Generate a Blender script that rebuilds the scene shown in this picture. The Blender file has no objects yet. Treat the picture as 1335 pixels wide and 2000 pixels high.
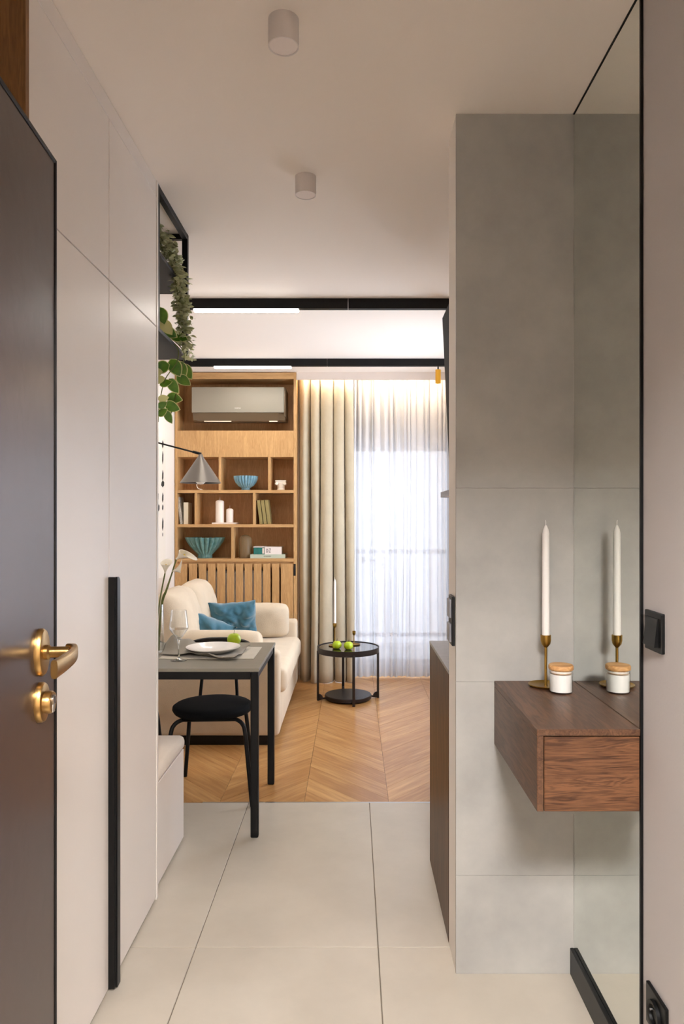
import bpy, bmesh, math, random
from mathutils import Vector, Matrix, noise
random.seed(7)
PI = math.pi
SC = bpy.context.scene
COL = SC.collection
H = 1.407                     # eye height
CEIL = 2.665
# ------------------------------------------------------------------ camera, world, light, exposure
cam = bpy.data.cameras.new('camera'); camo = bpy.data.objects.new('camera', cam); COL.objects.link(camo)
camo.location = (0, 0, H); camo.rotation_euler = (PI/2, 0, 0)
cam.sensor_fit = 'VERTICAL'; cam.sensor_height = 36; cam.sensor_width = 24.03; cam.lens = 25.0
cam.shift_x = -0.01025; cam.shift_y = 0.0075; cam.clip_start = 0.02
SC.camera = camo
SC.view_settings.view_transform = 'Standard'; SC.view_settings.look = 'None'
SC.view_settings.gamma = 1; SC.view_settings.use_curve_mapping = False
SC.view_settings.exposure = 1.02
SC.cycles.use_denoising = True
SC.cycles.max_bounces = 10; SC.cycles.diffuse_bounces = 6; SC.cycles.transparent_max_bounces = 24
SC.cycles.sample_clamp_indirect = 6
W = bpy.data.worlds.new('overcast'); SC.world = W; W.use_nodes = True
bgn = W.node_tree.nodes['Background']
bgn.inputs[0].default_value = (0.80, 0.87, 1.0, 1); bgn.inputs[1].default_value = 4.3

def area(name, loc, rot, sx, sy, power, col, portal=False):
    l = bpy.data.lights.new(name, 'AREA'); l.shape = 'RECTANGLE'; l.size = sx; l.size_y = sy
    l.energy = power; l.color = col
    o = bpy.data.objects.new(name, l); o.location = loc; o.rotation_euler = rot; COL.objects.link(o)
    if portal: l.cycles.is_portal = True
    return o
area('window_portal', (0.44, 6.9, 1.15), (PI/2, 0, 0), 1.0, 2.2, 1, (1, 1, 1), True)
area('added_window_portal', (1.12, 5.05, 1.45), (PI/2, 0, -PI/2), 1.5, 1.9, 1, (1, 1, 1), True)  # sky portal of the added, unseen right-wall window
STAIR_LAMP = 98.0         # ceiling lamp of the stairwell behind the open front door
LED1, LED2, LEDC = 78.0, 52.0, 40.0

# ------------------------------------------------------------------ materials
def lin(c):
    return tuple(((v/255)/12.92 if v/255 <= .04045 else ((v/255+.055)/1.055)**2.4) for v in c) + (1,)

def mat(name, col, rough=.5, metal=0, var=0.0, scale=6, bump=0, bscale=60, emit=None, trans=0, ior=1.45, spec=None, sheen=0, col2=None, coat=0):
    m = bpy.data.materials.new(name); m.use_nodes = True
    nt = m.node_tree; b = nt.nodes['Principled BSDF']
    b.inputs['Base Color'].default_value = lin(col); b.inputs['Roughness'].default_value = rough
    b.inputs['Metallic'].default_value = metal
    if spec is not None: b.inputs['Specular IOR Level'].default_value = spec
    if trans: b.inputs['Transmission Weight'].default_value = trans; b.inputs['IOR'].default_value = ior
    if sheen: b.inputs['Sheen Weight'].default_value = sheen
    if coat: b.inputs['Coat Weight'].default_value = coat
    if emit: b.inputs['Emission Color'].default_value = lin(emit[0]); b.inputs['Emission Strength'].default_value = emit[1]
    tc = nt.nodes.new('ShaderNodeTexCoord')
    if var or col2:
        n = nt.nodes.new('ShaderNodeTexNoise'); n.inputs['Scale'].default_value = scale; n.inputs['Detail'].default_value = 6
        n.inputs['Roughness'].default_value = .6
        nt.links.new(tc.outputs['Object'], n.inputs['Vector'])
        r = nt.nodes.new('ShaderNodeValToRGB'); c = lin(col)
        r.color_ramp.elements[0].position = .32; r.color_ramp.elements[1].position = .68
        if col2: a, d = c, lin(col2)
        else: a, d = tuple(v*(1-var) for v in c[:3])+(1,), tuple(min(1, v*(1+var)) for v in c[:3])+(1,)
        r.color_ramp.elements[0].color = a; r.color_ramp.elements[1].color = d
        nt.links.new(n.outputs['Fac'], r.inputs['Fac']); nt.links.new(r.outputs['Color'], b.inputs['Base Color'])
    if bump:
        n = nt.nodes.new('ShaderNodeTexNoise'); n.inputs['Scale'].default_value = bscale; n.inputs['Detail'].default_value = 4
        nt.links.new(tc.outputs['Object'], n.inputs['Vector'])
        bp = nt.nodes.new('ShaderNodeBump'); bp.inputs['Strength'].default_value = bump; bp.inputs['Distance'].default_value = .01
        nt.links.new(n.outputs['Fac'], bp.inputs['Height']); nt.links.new(bp.outputs['Normal'], b.inputs['Normal'])
    return m

def wood(name, dark, light, axis='Z', scale=1.0, rough=.4, uv=False, rnd=0.0, contrast=.5, spec=.4, rings=1.0):
    m = bpy.data.materials.new(name); m.use_nodes = True
    nt = m.node_tree; b = nt.nodes['Principled BSDF']; N = nt.nodes.new; L = nt.links.new
    b.inputs['Roughness'].default_value = rough; b.inputs['Specular IOR Level'].default_value = spec
    tc = N('ShaderNodeTexCoord'); mp = N('ShaderNodeMapping')
    s = {'X': (1.2, 14, 14), 'Y': (14, 1.2, 14), 'Z': (14, 14, 1.2)}[axis]
    mp.inputs['Scale'].default_value = tuple(v*scale for v in s)
    oi = N('ShaderNodeObjectInfo')
    L(tc.outputs['UV' if uv else 'Object'], mp.inputs['Vector'])
    cx = N('ShaderNodeCombineXYZ'); mu = N('ShaderNodeMath'); mu.operation = 'MULTIPLY'; mu.inputs[1].default_value = 37
    L(oi.outputs['Random'], mu.inputs[0])
    for k in range(3): L(mu.outputs[0], cx.inputs[k])
    if uv: L(cx.outputs[0], mp.inputs['Location'])
    n1 = N('ShaderNodeTexNoise'); n1.inputs['Scale'].default_value = 1.0; n1.inputs['Detail'].default_value = 8; n1.inputs['Distortion'].default_value = .6
    n2 = N('ShaderNodeTexNoise'); n2.inputs['Scale'].default_value = 5.5; n2.inputs['Detail'].default_value = 3
    L(mp.outputs['Vector'], n1.inputs['Vector']); L(mp.outputs['Vector'], n2.inputs['Vector'])
    # cathedral rings: sine of the coarse noise
    sn = N('ShaderNodeMath'); sn.operation = 'MULTIPLY'; sn.inputs[1].default_value = 34*rings
    L(n1.outputs['Fac'], sn.inputs[0])
    si = N('ShaderNodeMath'); si.operation = 'SINE'; L(sn.outputs[0], si.inputs[0])
    a1 = N('ShaderNodeMath'); a1.operation = 'MULTIPLY_ADD'; a1.inputs[1].default_value = .11*contrast*2; a1.inputs[2].default_value = 0
    L(si.outputs[0], a1.inputs[0])
    a2 = N('ShaderNodeMath'); a2.operation = 'ADD'; L(a1.outputs[0], a2.inputs[0])
    mx = N('ShaderNodeMath'); mx.operation = 'MULTIPLY_ADD'; mx.inputs[1].default_value = .45; L(n2.outputs['Fac'], mx.inputs[0])
    h = N('ShaderNodeMath'); h.operation = 'MULTIPLY'; h.inputs[1].default_value = .55; L(n1.outputs['Fac'], h.inputs[0]); L(h.outputs[0], mx.inputs[2])
    L(mx.outputs[0], a2.inputs[1])
    last = a2
    if rnd:
        q = N('ShaderNodeMath'); q.operation = 'MULTIPLY_ADD'; q.inputs[1].default_value = rnd; q.inputs[2].default_value = -rnd/2
        L(oi.outputs['Random'], q.inputs[0]); a3 = N('ShaderNodeMath'); a3.operation = 'ADD'
        L(a2.outputs[0], a3.inputs[0]); L(q.outputs[0], a3.inputs[1]); last = a3
    r = N('ShaderNodeValToRGB'); r.color_ramp.elements[0].position = .5-.5*contrast*.6; r.color_ramp.elements[1].position = .5+.5*contrast*.6
    if contrast < .5: r.color_ramp.elements[0].position = .34; r.color_ramp.elements[1].position = .66
    r.color_ramp.elements[0].color = lin(dark); r.color_ramp.elements[1].color = lin(light)
    L(last.outputs[0], r.inputs['Fac']); L(r.outputs['Color'], b.inputs['Base Color'])
    bp = N('ShaderNodeBump'); bp.inputs['Strength'].default_value = .12; bp.inputs['Distance'].default_value = .003
    L(n2.outputs['Fac'], bp.inputs['Height']); L(bp.outputs['Normal'], b.inputs['Normal'])
    return m

def fabric(name, col, scale=220, bump=.35, var=.08, rough=.9, sheen=.2):
    m = mat(name, col, rough, var=var, scale=9, bump=bump, bscale=scale, sheen=sheen, spec=.15)
    return m

def emis(name, col, strength):
    m = bpy.data.materials.new(name); m.use_nodes = True; nt = m.node_tree
    nt.nodes.remove(nt.nodes['Principled BSDF']); e = nt.nodes.new('ShaderNodeEmission')
    e.inputs[0].default_value = lin(col); e.inputs[1].default_value = strength
    nt.links.new(e.outputs[0], nt.nodes['Material Output'].inputs[0]); return m

def thin_glass():
    m = bpy.data.materials.new('window_glass'); m.use_nodes = True; nt = m.node_tree; N = nt.nodes.new; L = nt.links.new
    nt.nodes.remove(nt.nodes['Principled BSDF'])
    t = N('ShaderNodeBsdfTransparent'); g_ = N('ShaderNodeBsdfGlossy'); t.inputs[0].default_value = (.995, 1, 1, 1); g_.inputs['Roughness'].default_value = .0
    lw = N('ShaderNodeLayerWeight'); pw = N('ShaderNodeMath'); pw.operation = 'POWER'; pw.inputs[1].default_value = 3.2; L(lw.outputs['Facing'], pw.inputs[0])
    f = N('ShaderNodeMath'); f.operation = 'MULTIPLY_ADD'; f.inputs[1].default_value = .75; f.inputs[2].default_value = .05; L(pw.outputs[0], f.inputs[0]); m1 = N('ShaderNodeMixShader')
    L(f.outputs[0], m1.inputs[0]); L(t.outputs[0], m1.inputs[1]); L(g_.outputs[0], m1.inputs[2]); L(m1.outputs[0], nt.nodes['Material Output'].inputs[0]); return m

def sheer_mat():
    m = bpy.data.materials.new('sheer_voile'); m.use_nodes = True; nt = m.node_tree; N = nt.nodes.new; L = nt.links.new
    nt.nodes.remove(nt.nodes['Principled BSDF'])
    t = N('ShaderNodeBsdfTransparent'); tl = N('ShaderNodeBsdfTranslucent'); d = N('ShaderNodeBsdfDiffuse')
    t.inputs[0].default_value = (1, 1, 1, 1); tl.inputs[0].default_value = (.225, .225, .24, 1); d.inputs[0].default_value = (.93, .91, .9, 1)
    m1 = N('ShaderNodeMixShader'); m1.inputs[0].default_value = .55; m2 = N('ShaderNodeMixShader'); m2.inputs[0].default_value = .965
    L(tl.outputs[0], m1.inputs[1]); L(d.outputs[0], m1.inputs[2]); L(t.outputs[0], m2.inputs[1]); L(m1.outputs[0], m2.inputs[2])
    L(m2.outputs[0], nt.nodes['Material Output'].inputs[0]); return m

M = dict(
    ceil=mat('ceiling_paint', (242, 233, 224), .85, bump=.03, bscale=90),
    wall=mat('wall_paint', (236, 228, 219), .85, bump=.03, bscale=90),
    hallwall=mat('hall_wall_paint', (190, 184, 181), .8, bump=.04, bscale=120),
    trim=mat('trim_paint', (226, 214, 204), .8),
    lacquer=mat('white_lacquer', (233, 225, 218), .38, var=.01, scale=3),
    black=mat('black_metal', (11, 11, 11), .5, var=.2, scale=20, spec=.25),
    blackp=mat('black_plastic', (10, 10, 10), .38, spec=.3),
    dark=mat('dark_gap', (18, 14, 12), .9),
    concrete=mat('concrete_tile', (148, 147, 143), .42, scale=2.2, col2=(180, 178, 172), bump=.05, bscale=50),
    grout=mat('grout', (122, 112, 98), .9),
    tile=mat('floor_porcelain', (180, 171, 156), .36, scale=2.3, col2=(195, 186, 171), bump=.03, bscale=40),
    plank=wood('oak_plank', (160, 113, 64), (204, 160, 105), 'X', .8, .28, uv=True, rnd=.10, contrast=.36, rings=.25),
    oak=wood('oak_veneer', (180, 138, 88), (206, 164, 112), 'Z', 4, .45, contrast=.25),
    oakx=wood('oak_veneer_horizontal', (180, 138, 88), (206, 164, 112), 'X', 4, .45, contrast=.25),
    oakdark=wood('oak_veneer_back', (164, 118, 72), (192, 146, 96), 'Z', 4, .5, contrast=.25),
    oakend=wood('oak_end_panel', (110, 74, 40), (140, 98, 56), 'Z', 4, .5, contrast=.25),
    walnut=wood('walnut_veneer', (70, 46, 32), (104, 74, 53), 'Y', 3, .4, contrast=.35),
    walnutx=wood('walnut_veneer_front', (68, 43, 27), (112, 76, 50), 'X', 2.6, .4, contrast=.45, rings=2.2),
    walnutz=wood('walnut_tall', (62, 42, 28), (100, 70, 46), 'Z', 2, .42, contrast=.4, spec=.25),
    doorleaf=mat('dark_door_leaf', (60, 46, 42), .27, var=.08, scale=4, bump=.03, bscale=30),
    brass=mat('aged_brass', (170, 136, 84), .3, 1, var=.06, scale=30),
    gold=mat('matte_gold', (164, 130, 62), .3, 1),
    goldpaint=mat('gold_lacquer', (226, 168, 52), .35, .6),
    steel=mat('brushed_steel', (190, 190, 190), .3, 1),
    mirror=mat('mirror_silver', (236, 240, 236), .0, 1),
    lampwhite=mat('lamp_white', (222, 214, 210), .6),
    lampglass=mat('lamp_diffuser', (236, 226, 222), .5),
    led=emis('led_diffuser_near', (255, 246, 234), LED1), led2=emis('led_diffuser_far', (255, 246, 234), LED2), ledc=emis('led_cove', (255, 234, 208), LEDC),
    ledlens=emis('led_lens', (255, 248, 240), 3.2),
    stair=emis('stairwell_lamp', (255, 251, 250), STAIR_LAMP),
    sheer=sheer_mat(),
    curtain=fabric('linen_curtain', (190, 178, 154), 300, .3, .05),
    sofa=fabric('sofa_linen', (216, 199, 174), 260, .35, .04),
    teal=fabric('teal_velvet', (62, 110, 130), 200, .15, .18, .6, .6),
    cushion=fabric('bench_linen', (220, 206, 190), 260, .25, .04),
    seatback=fabric('charcoal_back_fabric', (40, 38, 35), 300, .3, .1, .8, .1),
    seat=fabric('black_seat_fabric', (11, 11, 12), 300, .3, .1, .9, 0),
    tabletop=mat('table_laminate', (132, 128, 115), .42, var=.05, scale=8),
    napkin=fabric('grey_napkin', (142, 134, 120), 340, .3, .06),
    placemat=fabric('pale_placemat', (196, 188, 170), 300, .3, .04),
    china=mat('white_china', (240, 236, 230), .12),
    glass=mat('clear_glass', (250, 255, 252), .0, trans=1, ior=1.45),
    wine=mat('clear_water', (255, 255, 255), .0, trans=1, ior=1.33),
    apple=mat('green_apple', (150, 178, 14), .3, scale=14, col2=(190, 206, 40)),
    stalk=mat('stalk_brown', (82, 58, 30), .7),
    wax=mat('white_wax', (240, 236, 230), .45),
    waxpink=mat('ivory_wax', (240, 228, 216), .5),
    cork=wood('cork_lid', (176, 126, 76), (214, 168, 112), 'X', 3, .6, contrast=.4),
    blue=mat('blue_glaze', (104, 148, 166), .25, scale=30, col2=(136, 176, 192)),
    tealglaze=mat('teal_glaze', (84, 128, 125), .28, scale=30, col2=(120, 158, 153)),
    plaster=mat('white_plaster', (238, 228, 212), .7, bump=.2, bscale=40),
    domeglass=mat('amber_ribbed_glass', (196, 176, 140), .2, trans=.75, ior=1.2),
    bookcream=mat('book_cream', (226, 214, 190), .7), bookpages=mat('book_pages', (170, 140, 112), .8, var=.1, scale=40),
    bookspeck=mat('book_speckled', (224, 218, 206), .7, scale=60, col2=(150, 146, 138)),
    bookgreen=mat('book_olive_green', (150, 134, 84), .75, var=.1, scale=20),
    bookpale=mat('book_pale_green', (188, 200, 182), .7), bookteal=mat('box_teal', (28, 108, 100), .5, var=.3, scale=22),
    bookwhite=mat('book_white', (238, 228, 222), .6),
    ink=mat('ink', (70, 58, 62), .7),
    acbody=mat('air_conditioner_champagne', (150, 143, 129), .5, .15), acdark=mat('air_conditioner_bronze', (110, 92, 70), .35, .3),
    shade=mat('grey_lamp_shade', (112, 106, 99), .4, .3), shadein=mat('lamp_shade_inner', (40, 36, 40), .6),
    bulb=mat('opal_bulb', (238, 232, 224), .3),
    radiator=mat('radiator_white', (226, 220, 214), .4),
    art=mat('art_paper', (232, 224, 212), .7), artink=mat('art_ink', (52, 50, 46), .7),
    leaf=mat('pothos_leaf', (52, 104, 22), .35, scale=26, col2=(104, 150, 44)), leafrim=mat('pothos_leaf_cream', (214, 214, 150), .4),
    leafg=mat('eucalyptus_leaf', (150, 158, 106), .5, scale=30, col2=(214, 214, 178)), stem=mat('plant_stem', (104, 112, 52), .6),
    lily=mat('lily_spathe', (246, 238, 220), .5), spadix=mat('lily_spadix', (222, 196, 92), .6),
    pot=mat('pot_dark', (52, 50, 48), .6), soil=mat('soil', (46, 36, 28), .95, bump=.5, bscale=80),
    screen=mat('tv_screen', (10, 8, 8), .6, spec=.1), tvback=mat('tv_case', (28, 25, 24), .5),
    greymetal=mat('grey_metal_edge', (140, 140, 146), .4, .4), whiteboard=mat('white_board', (238, 236, 236), .6),
    worktop=mat('stone_worktop', (150, 146, 142), .35, var=.08, scale=30),
    pvc=mat('window_pvc', (150, 150, 158), .4), pane=thin_glass(), clear=thin_glass(),
    railing=mat('balcony_rail', (168, 170, 176), .5), slab=mat('balcony_concrete', (215, 215, 216), .8),
    tabledark=mat('bronze_black_metal', (38, 30, 28), .4, .4), smoked=mat('smoked_glass_top', (18, 16, 18), .06, coat=.5),
    rose=mat('curtain_gap', (60, 52, 48), .9),
)

# ------------------------------------------------------------------ geometry helpers (world coordinates)
BASE = {}
def BM(): return bmesh.new()

def box(bm, x0, x1, y0, y1, z0, z1, bev=0.0, seg=2):
    t = bmesh.new()
    vs = [t.verts.new(p) for p in [(x0,y0,z0),(x1,y0,z0),(x1,y1,z0),(x0,y1,z0),(x0,y0,z1),(x1,y0,z1),(x1,y1,z1),(x0,y1,z1)]]
    for f in [(3,2,1,0),(4,5,6,7),(0,1,5,4),(1,2,6,5),(2,3,7,6),(3,0,4,7)]: t.faces.new([vs[i] for i in f])
    if bev: bmesh.ops.bevel(t, geom=t.edges[:], offset=bev, segments=seg, profile=.5, affect='EDGES')
    merge(bm, t); return bm

def merge(bm, t, mx=None):
    if mx is not None: t.transform(mx)
    me = bpy.data.meshes.new('tmp'); t.to_mesh(me); t.free(); bm.from_mesh(me); bpy.data.meshes.remove(me)

def lathe(bm, prof, seg=32, c=(0,0,0), mod=None, cap=True):
    rings = []
    for k, (r, z) in enumerate(prof):
        if r < 1e-6: rings.append([bm.verts.new((c[0], c[1], c[2]+z))]); continue
        ring = []
        for i in range(seg):
            a = 2*PI*i/seg; rr = r*(mod(a, k) if mod else 1)
            ring.append(bm.verts.new((c[0]+rr*math.cos(a), c[1]+rr*math.sin(a), c[2]+z)))
        rings.append(ring)
    for a, b in zip(rings, rings[1:]):
        if len(a) == 1 and len(b) == 1: continue
        for i in range(seg):
            j = (i+1) % seg
            if len(a) == 1: bm.faces.new([a[0], b[j], b[i]])
            elif len(b) == 1: bm.faces.new([a[i], a[j], b[0]])
            else: bm.faces.new([a[i], a[j], b[j], b[i]])
    if cap:
        if len(rings[0]) > 1: bm.faces.new(rings[0][::-1])
        if len(rings[-1]) > 1: bm.faces.new(rings[-1])
    bmesh.ops.recalc_face_normals(bm, faces=bm.faces[:])
    return bm

def tube(bm, pts, r, seg=10):
    pts = [Vector(p) for p in pts]; n = len(pts)
    rad = r if isinstance(r, (list, tuple)) else [r]*n
    rings = []; up = None
    for i, p in enumerate(pts):
        d = (pts[min(i+1, n-1)]-pts[max(i-1, 0)]).normalized()
        if up is None:
            up = d.orthogonal().normalized()
        up = (up - d*up.dot(d)).normalized(); s = d.cross(up)
        rings.append([bm.verts.new(p+(up*math.cos(2*PI*k/seg)+s*math.sin(2*PI*k/seg))*rad[i]) for k in range(seg)])
    for a, b in zip(rings, rings[1:]):
        for k in range(seg):
            j = (k+1) % seg; bm.faces.new([a[k], a[j], b[j], b[k]])
    bm.faces.new(rings[0][::-1]); bm.faces.new(rings[-1])
    return bm

def curve(pts, n=8):
    """Catmull-Rom through the points"""
    P = [Vector(p) for p in pts]; out = []
    for i in range(len(P)-1):
        p0, p1, p2, p3 = P[max(i-1,0)], P[i], P[i+1], P[min(i+2, len(P)-1)]
        for k in range(n):
            t = k/n
            out.append(.5*((2*p1)+(p2-p0)*t+(2*p0-5*p1+4*p2-p3)*t*t+(3*p1-p0-3*p2+p3)*t**3))
    out.append(P[-1]); return out

def prism(bm, poly, h, mx=None):
    """polygon in XY extruded along +Z by h, then placed by mx"""
    t = bmesh.new()
    a = [t.verts.new((x, y, 0)) for x, y in poly]; b = [t.verts.new((x, y, h)) for x, y in poly]
    t.faces.new(a[::-1]); t.faces.new(b)
    for i in range(len(a)):
        j = (i+1) % len(a); t.faces.new([a[i], a[j], b[j], b[i]])
    bmesh.ops.recalc_face_normals(t, faces=t.faces[:])
    merge(bm, t, mx); return bm

def sheet(bm, f, nu, nv, closed_u=False):
    g = [[bm.verts.new(f(u/nu, v/nv)) for v in range(nv+1)] for u in range(nu+(0 if closed_u else 1))]
    m = len(g)
    for u in range(nu):
        for v in range(nv):
            bm.faces.new([g[u][v], g[(u+1) % m][v], g[(u+1) % m][v+1], g[u][v+1]])
    return bm

def pillow(bm, w, h, t, mx, wr=.004, seed=0, n=20, pinch=.07):
    tb = bmesh.new(); grid = {}
    for s in (1, -1):
        for i in range(n+1):
            for j in range(n+1):
                u, v = 2*i/n-1, 2*j/n-1
                edge = i in (0, n) or j in (0, n)
                if s < 0 and edge: grid[(s, i, j)] = grid[(1, i, j)]; continue
                if pinch < .05: x = w/2*u*(1-.09*v**6); z = h/2*v*(1-.09*u**6)
                else: x = w/2*u*(1-pinch*(1-v*v)*u*u); z = h/2*v*(1-pinch*(1-u*u)*v*v)
                th = t/2*((1-u**4)*(1-v**4))**.55
                th += wr*(noise.noise(Vector((x*11+seed, z*11, s*3)))*2+(abs(noise.noise(Vector((x*16+z*9+seed, z*20, s*3+9))))-.25)*(2.2 if wr > .01 else .5))*(0 if edge else 1)
                x += wr*noise.noise(Vector((x*7, z*7+seed, 5)))
                grid[(s, i, j)] = tb.verts.new((x, -s*th, z))
    for s in (1, -1):
        for i in range(n):
            for j in range(n):
                q = [grid[(s, i, j)], grid[(s, i+1, j)], grid[(s, i+1, j+1)], grid[(s, i, j+1)]]
                tb.faces.new(q if s > 0 else q[::-1])
    bmesh.ops.recalc_face_normals(tb, faces=tb.faces[:])
    merge(bm, tb, mx); return bm

def TR(loc=(0,0,0), rx=0, ry=0, rz=0):
    return Matrix.Translation(loc) @ Matrix.Rotation(rz, 4, 'Z') @ Matrix.Rotation(ry, 4, 'Y') @ Matrix.Rotation(rx, 4, 'X')

def P(x, y, Y):
    return Vector(((x-688)*Y/1389, Y, H-(y-1015)*Y/1389))

def empty(name, loc=(0,0,0)):
    o = bpy.data.objects.new(name, None); o.location = loc; o.empty_display_size = .05; COL.objects.link(o); BASE[o.name] = Vector(loc); return o

def obj(name, bm, m, parent=None, smooth=False, mods=None, label=None):
    me = bpy.data.meshes.new(name)
    if parent is None:
        xs = [v.co.x for v in bm.verts]; ys = [v.co.y for v in bm.verts]; zs = [v.co.z for v in bm.verts]
        b = Vector(((min(xs)+max(xs))/2, (min(ys)+max(ys))/2, min(zs)))
    else: b = BASE[parent.name]
    bmesh.ops.translate(bm, verts=bm.verts[:], vec=-b)
    bm.to_mesh(me); bm.free(); me.materials.append(m)
    if smooth:
        for p in me.polygons: p.use_smooth = True
        if smooth != 'all':
            try: me.set_sharp_from_angle(angle=math.radians(smooth if smooth is not True else 40))
            except Exception: pass
    o = bpy.data.objects.new(name, me); COL.objects.link(o)
    if parent is None: o.location = b
    else: o.parent = parent
    BASE[o.name] = b.copy()
    if label: o['label'] = label
    return o

def tag(o, label, cat, group=None):
    o['label'] = label; o['category'] = cat
    if group: o['group'] = group
    return o
def thing(name, loc, label, cat, group=None): return tag(empty(name, loc), label, cat, group)
def struct(o): o['kind'] = 'structure'; return o
def B(*a, **k): return box(BM(), *a, **k)
def dup(root, loc, rz, label):
    r = root.copy(); COL.objects.link(r); r.location = loc; r.rotation_euler = (0, 0, rz); r['label'] = label
    for ch in root.children:
        c = ch.copy(); COL.objects.link(c); c.parent = r
        for g in ch.children:
            d = g.copy(); COL.objects.link(d); d.parent = c
    return r
def text(name, s, size, m, parent, mx):
    cu = bpy.data.curves.new('txt', 'FONT'); cu.body = s; cu.size = size; cu.align_x = 'CENTER'; cu.align_y = 'CENTER'; cu.extrude = .0004
    to = bpy.data.objects.new('txt', cu); COL.objects.link(to); bpy.context.view_layer.update()
    me = bpy.data.meshes.new_from_object(to.evaluated_get(bpy.context.evaluated_depsgraph_get()))
    bpy.data.objects.remove(to); bm = BM(); bm.from_mesh(me); bm.transform(mx); bpy.data.meshes.remove(me)
    return obj(name, bm, m, parent)

# ================================================================== SETTING
XL, XR, YB = -1.515, .95, 6.45          # living room left / right / back wall
XM = .685                                # mirror plane
XH = .691                                # hall right wall
# ---- floor: grout bed, porcelain tiles, oak chevron
fl = struct(empty('floor', (0, 2.5, 0)))
obj('grout_bed', B(-1.7, 1.2, .2, 3.538, -.06, -.0035), M['grout'], fl)
obj('subfloor', B(-1.7, 1.2, 3.538, 6.7, -.06, -.004), M['dark'], fl)
g = .0016
for xa, xb in [(-1.6, -1.1156), (-1.1156, -.5156), (-.5156, .0843), (.0843, .6843), (.6843, 1.1)]:
    for ya, yb in [(.2, 1.14), (1.14, 2.34), (2.34, 3.538)]:
        obj('tile', B(xa+g, xb-g, ya+g, yb-g, -.03, 0, .0012, 1), M['tile'], fl)
def clip(poly, axis, lim, keep_less):
    out = []
    for i in range(len(poly)):
        a, b = poly[i], poly[(i+1) % len(poly)]
        ia = (a[axis] <= lim) == keep_less or a[axis] == lim; ib = (b[axis] <= lim) == keep_less or b[axis] == lim
        if ia: out.append(a)
        if ia != ib:
            t = (lim-a[axis])/(b[axis]-a[axis]); out.append((a[0]+(b[0]-a[0])*t, a[1]+(b[1]-a[1])*t))
    return out
PITCH, CW, SL = .185, .42, 1.12
seam = [-.24+CW*k for k in range(-4, 4)]
for k in range(len(seam)-1):
    x0, x1 = seam[k], seam[k+1]
    sgn = -1 if (k % 2 == 0) else 1      # column starting at -0.24 (k=4) falls toward the viewer on its right
    rise = SL*CW*sgn
    y = 3.0 if sgn > 0 else 3.5
    while y < 7.0:
        gp = .0008
        poly = [(x0+gp, y+gp), (x1-gp, y+rise+gp), (x1-gp, y+rise+PITCH-gp), (x0+gp, y+PITCH-gp)]
        for ax, lim, less in [(1, 3.541, False), (1, 6.5, True), (0, XL+.004, False), (0, XR+.1, True)]:
            poly = clip(poly, ax, lim, less)
            if len(poly) < 3: break
        if len(poly) >= 3:
            ar = abs(sum(poly[i][0]*poly[(i+1)%len(poly)][1]-poly[(i+1)%len(poly)][0]*poly[i][1] for i in range(len(poly))))/2
            if ar > 2e-4:
                bm = BM(); dz = random.uniform(-.0004, 0)
                prism(bm, poly, .014, Matrix.Translation((0, 0, -.014+dz)))
                uvl = bm.loops.layers.uv.new('UVMap'); d = Vector((1, SL*sgn)).normalized(); nrm = Vector((-d.y, d.x))
                for f in bm.faces:
                    for l in f.loops:
                        c = Vector((l.vert.co.x-x0, l.vert.co.y-y)); l[uvl].uv = (c.dot(d), c.dot(nrm))
                obj('plank', bm, M['plank'], fl)
        y += PITCH
struct(obj('trim_1', B(-.745, .93, 3.533, 3.544, -.01, .0012), M['steel']))
# ---- ceiling
struct(obj('ceiling', B(-1.7, 1.2, .2, 6.08, CEIL, CEIL+.12), M['ceil']))
struct(obj('trim_2', B(-.478, XR, 6.06, 6.08, 2.60, CEIL+.0005), M['trim']))         # curtain pelmet
struct(obj('trim_3', B(-1.7, 1.2, 6.08, 6.7, 2.785, 2.9), M['ceil']))                # top of the curtain recess
# ---- walls
struct(obj('wall_left', B(XL-.15, XL, 1.2, 6.7, 0, 2.9), M['wall']))
bm = BM(); SW = (4.3, 5.8, .5, 2.4)  # right wall with an opening for the added window
box(bm, XR, XR+.15, 2.363, SW[0], 0, 2.9); box(bm, XR, XR+.15, SW[1], 6.7, 0, 2.9); box(bm, XR, XR+.15, SW[0], SW[1], 0, SW[2]); box(bm, XR, XR+.15, SW[0], SW[1], SW[3], 2.9)
struct(obj('wall_right', bm, M['wall']))
w = struct(empty('window_2_added', (XR+.08, 5.05, SW[2])))  # added window, out of view, brings extra sky light to the ceiling
bm = BM(); x0, x1 = XR+.05, XR+.11
box(bm, x0, x1, SW[0], SW[0]+.07, SW[2], SW[3], .004); box(bm, x0, x1, SW[1]-.07, SW[1], SW[2], SW[3], .004); box(bm, x0, x1, SW[0]+.07, SW[1]-.07, SW[2], SW[2]+.07, .004); box(bm, x0, x1, SW[0]+.07, SW[1]-.07, SW[3]-.07, SW[3], .004)
box(bm, x0, x1, 5.02, 5.09, SW[2]+.07, SW[3]-.07, .004)
obj('window_frame', bm, M['lampwhite'], w)
for ya, yb in ((SW[0]+.07, 5.02), (5.09, SW[1]-.07)): obj('pane', B(XR+.075, XR+.08, ya, yb, SW[2]+.07, SW[3]-.07), M['pane'], w)
obj('window_sill', B(XR-.04, XR+.05, SW[0]-.04, SW[1]+.04, SW[2]-.03, SW[2], .003), M['lampwhite'], w)
bm = BM(); WX0, WX1, WZ0, WZ1 = -.30, .94, .03, 2.20
box(bm, XL, WX0, YB, YB+.25, 0, 2.9); box(bm, WX1, XR, YB, YB+.25, 0, 2.9); box(bm, WX0, WX1, YB, YB+.25, WZ1, 2.9); box(bm, WX0, WX1, YB, YB+.25, -.06, WZ0)
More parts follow.
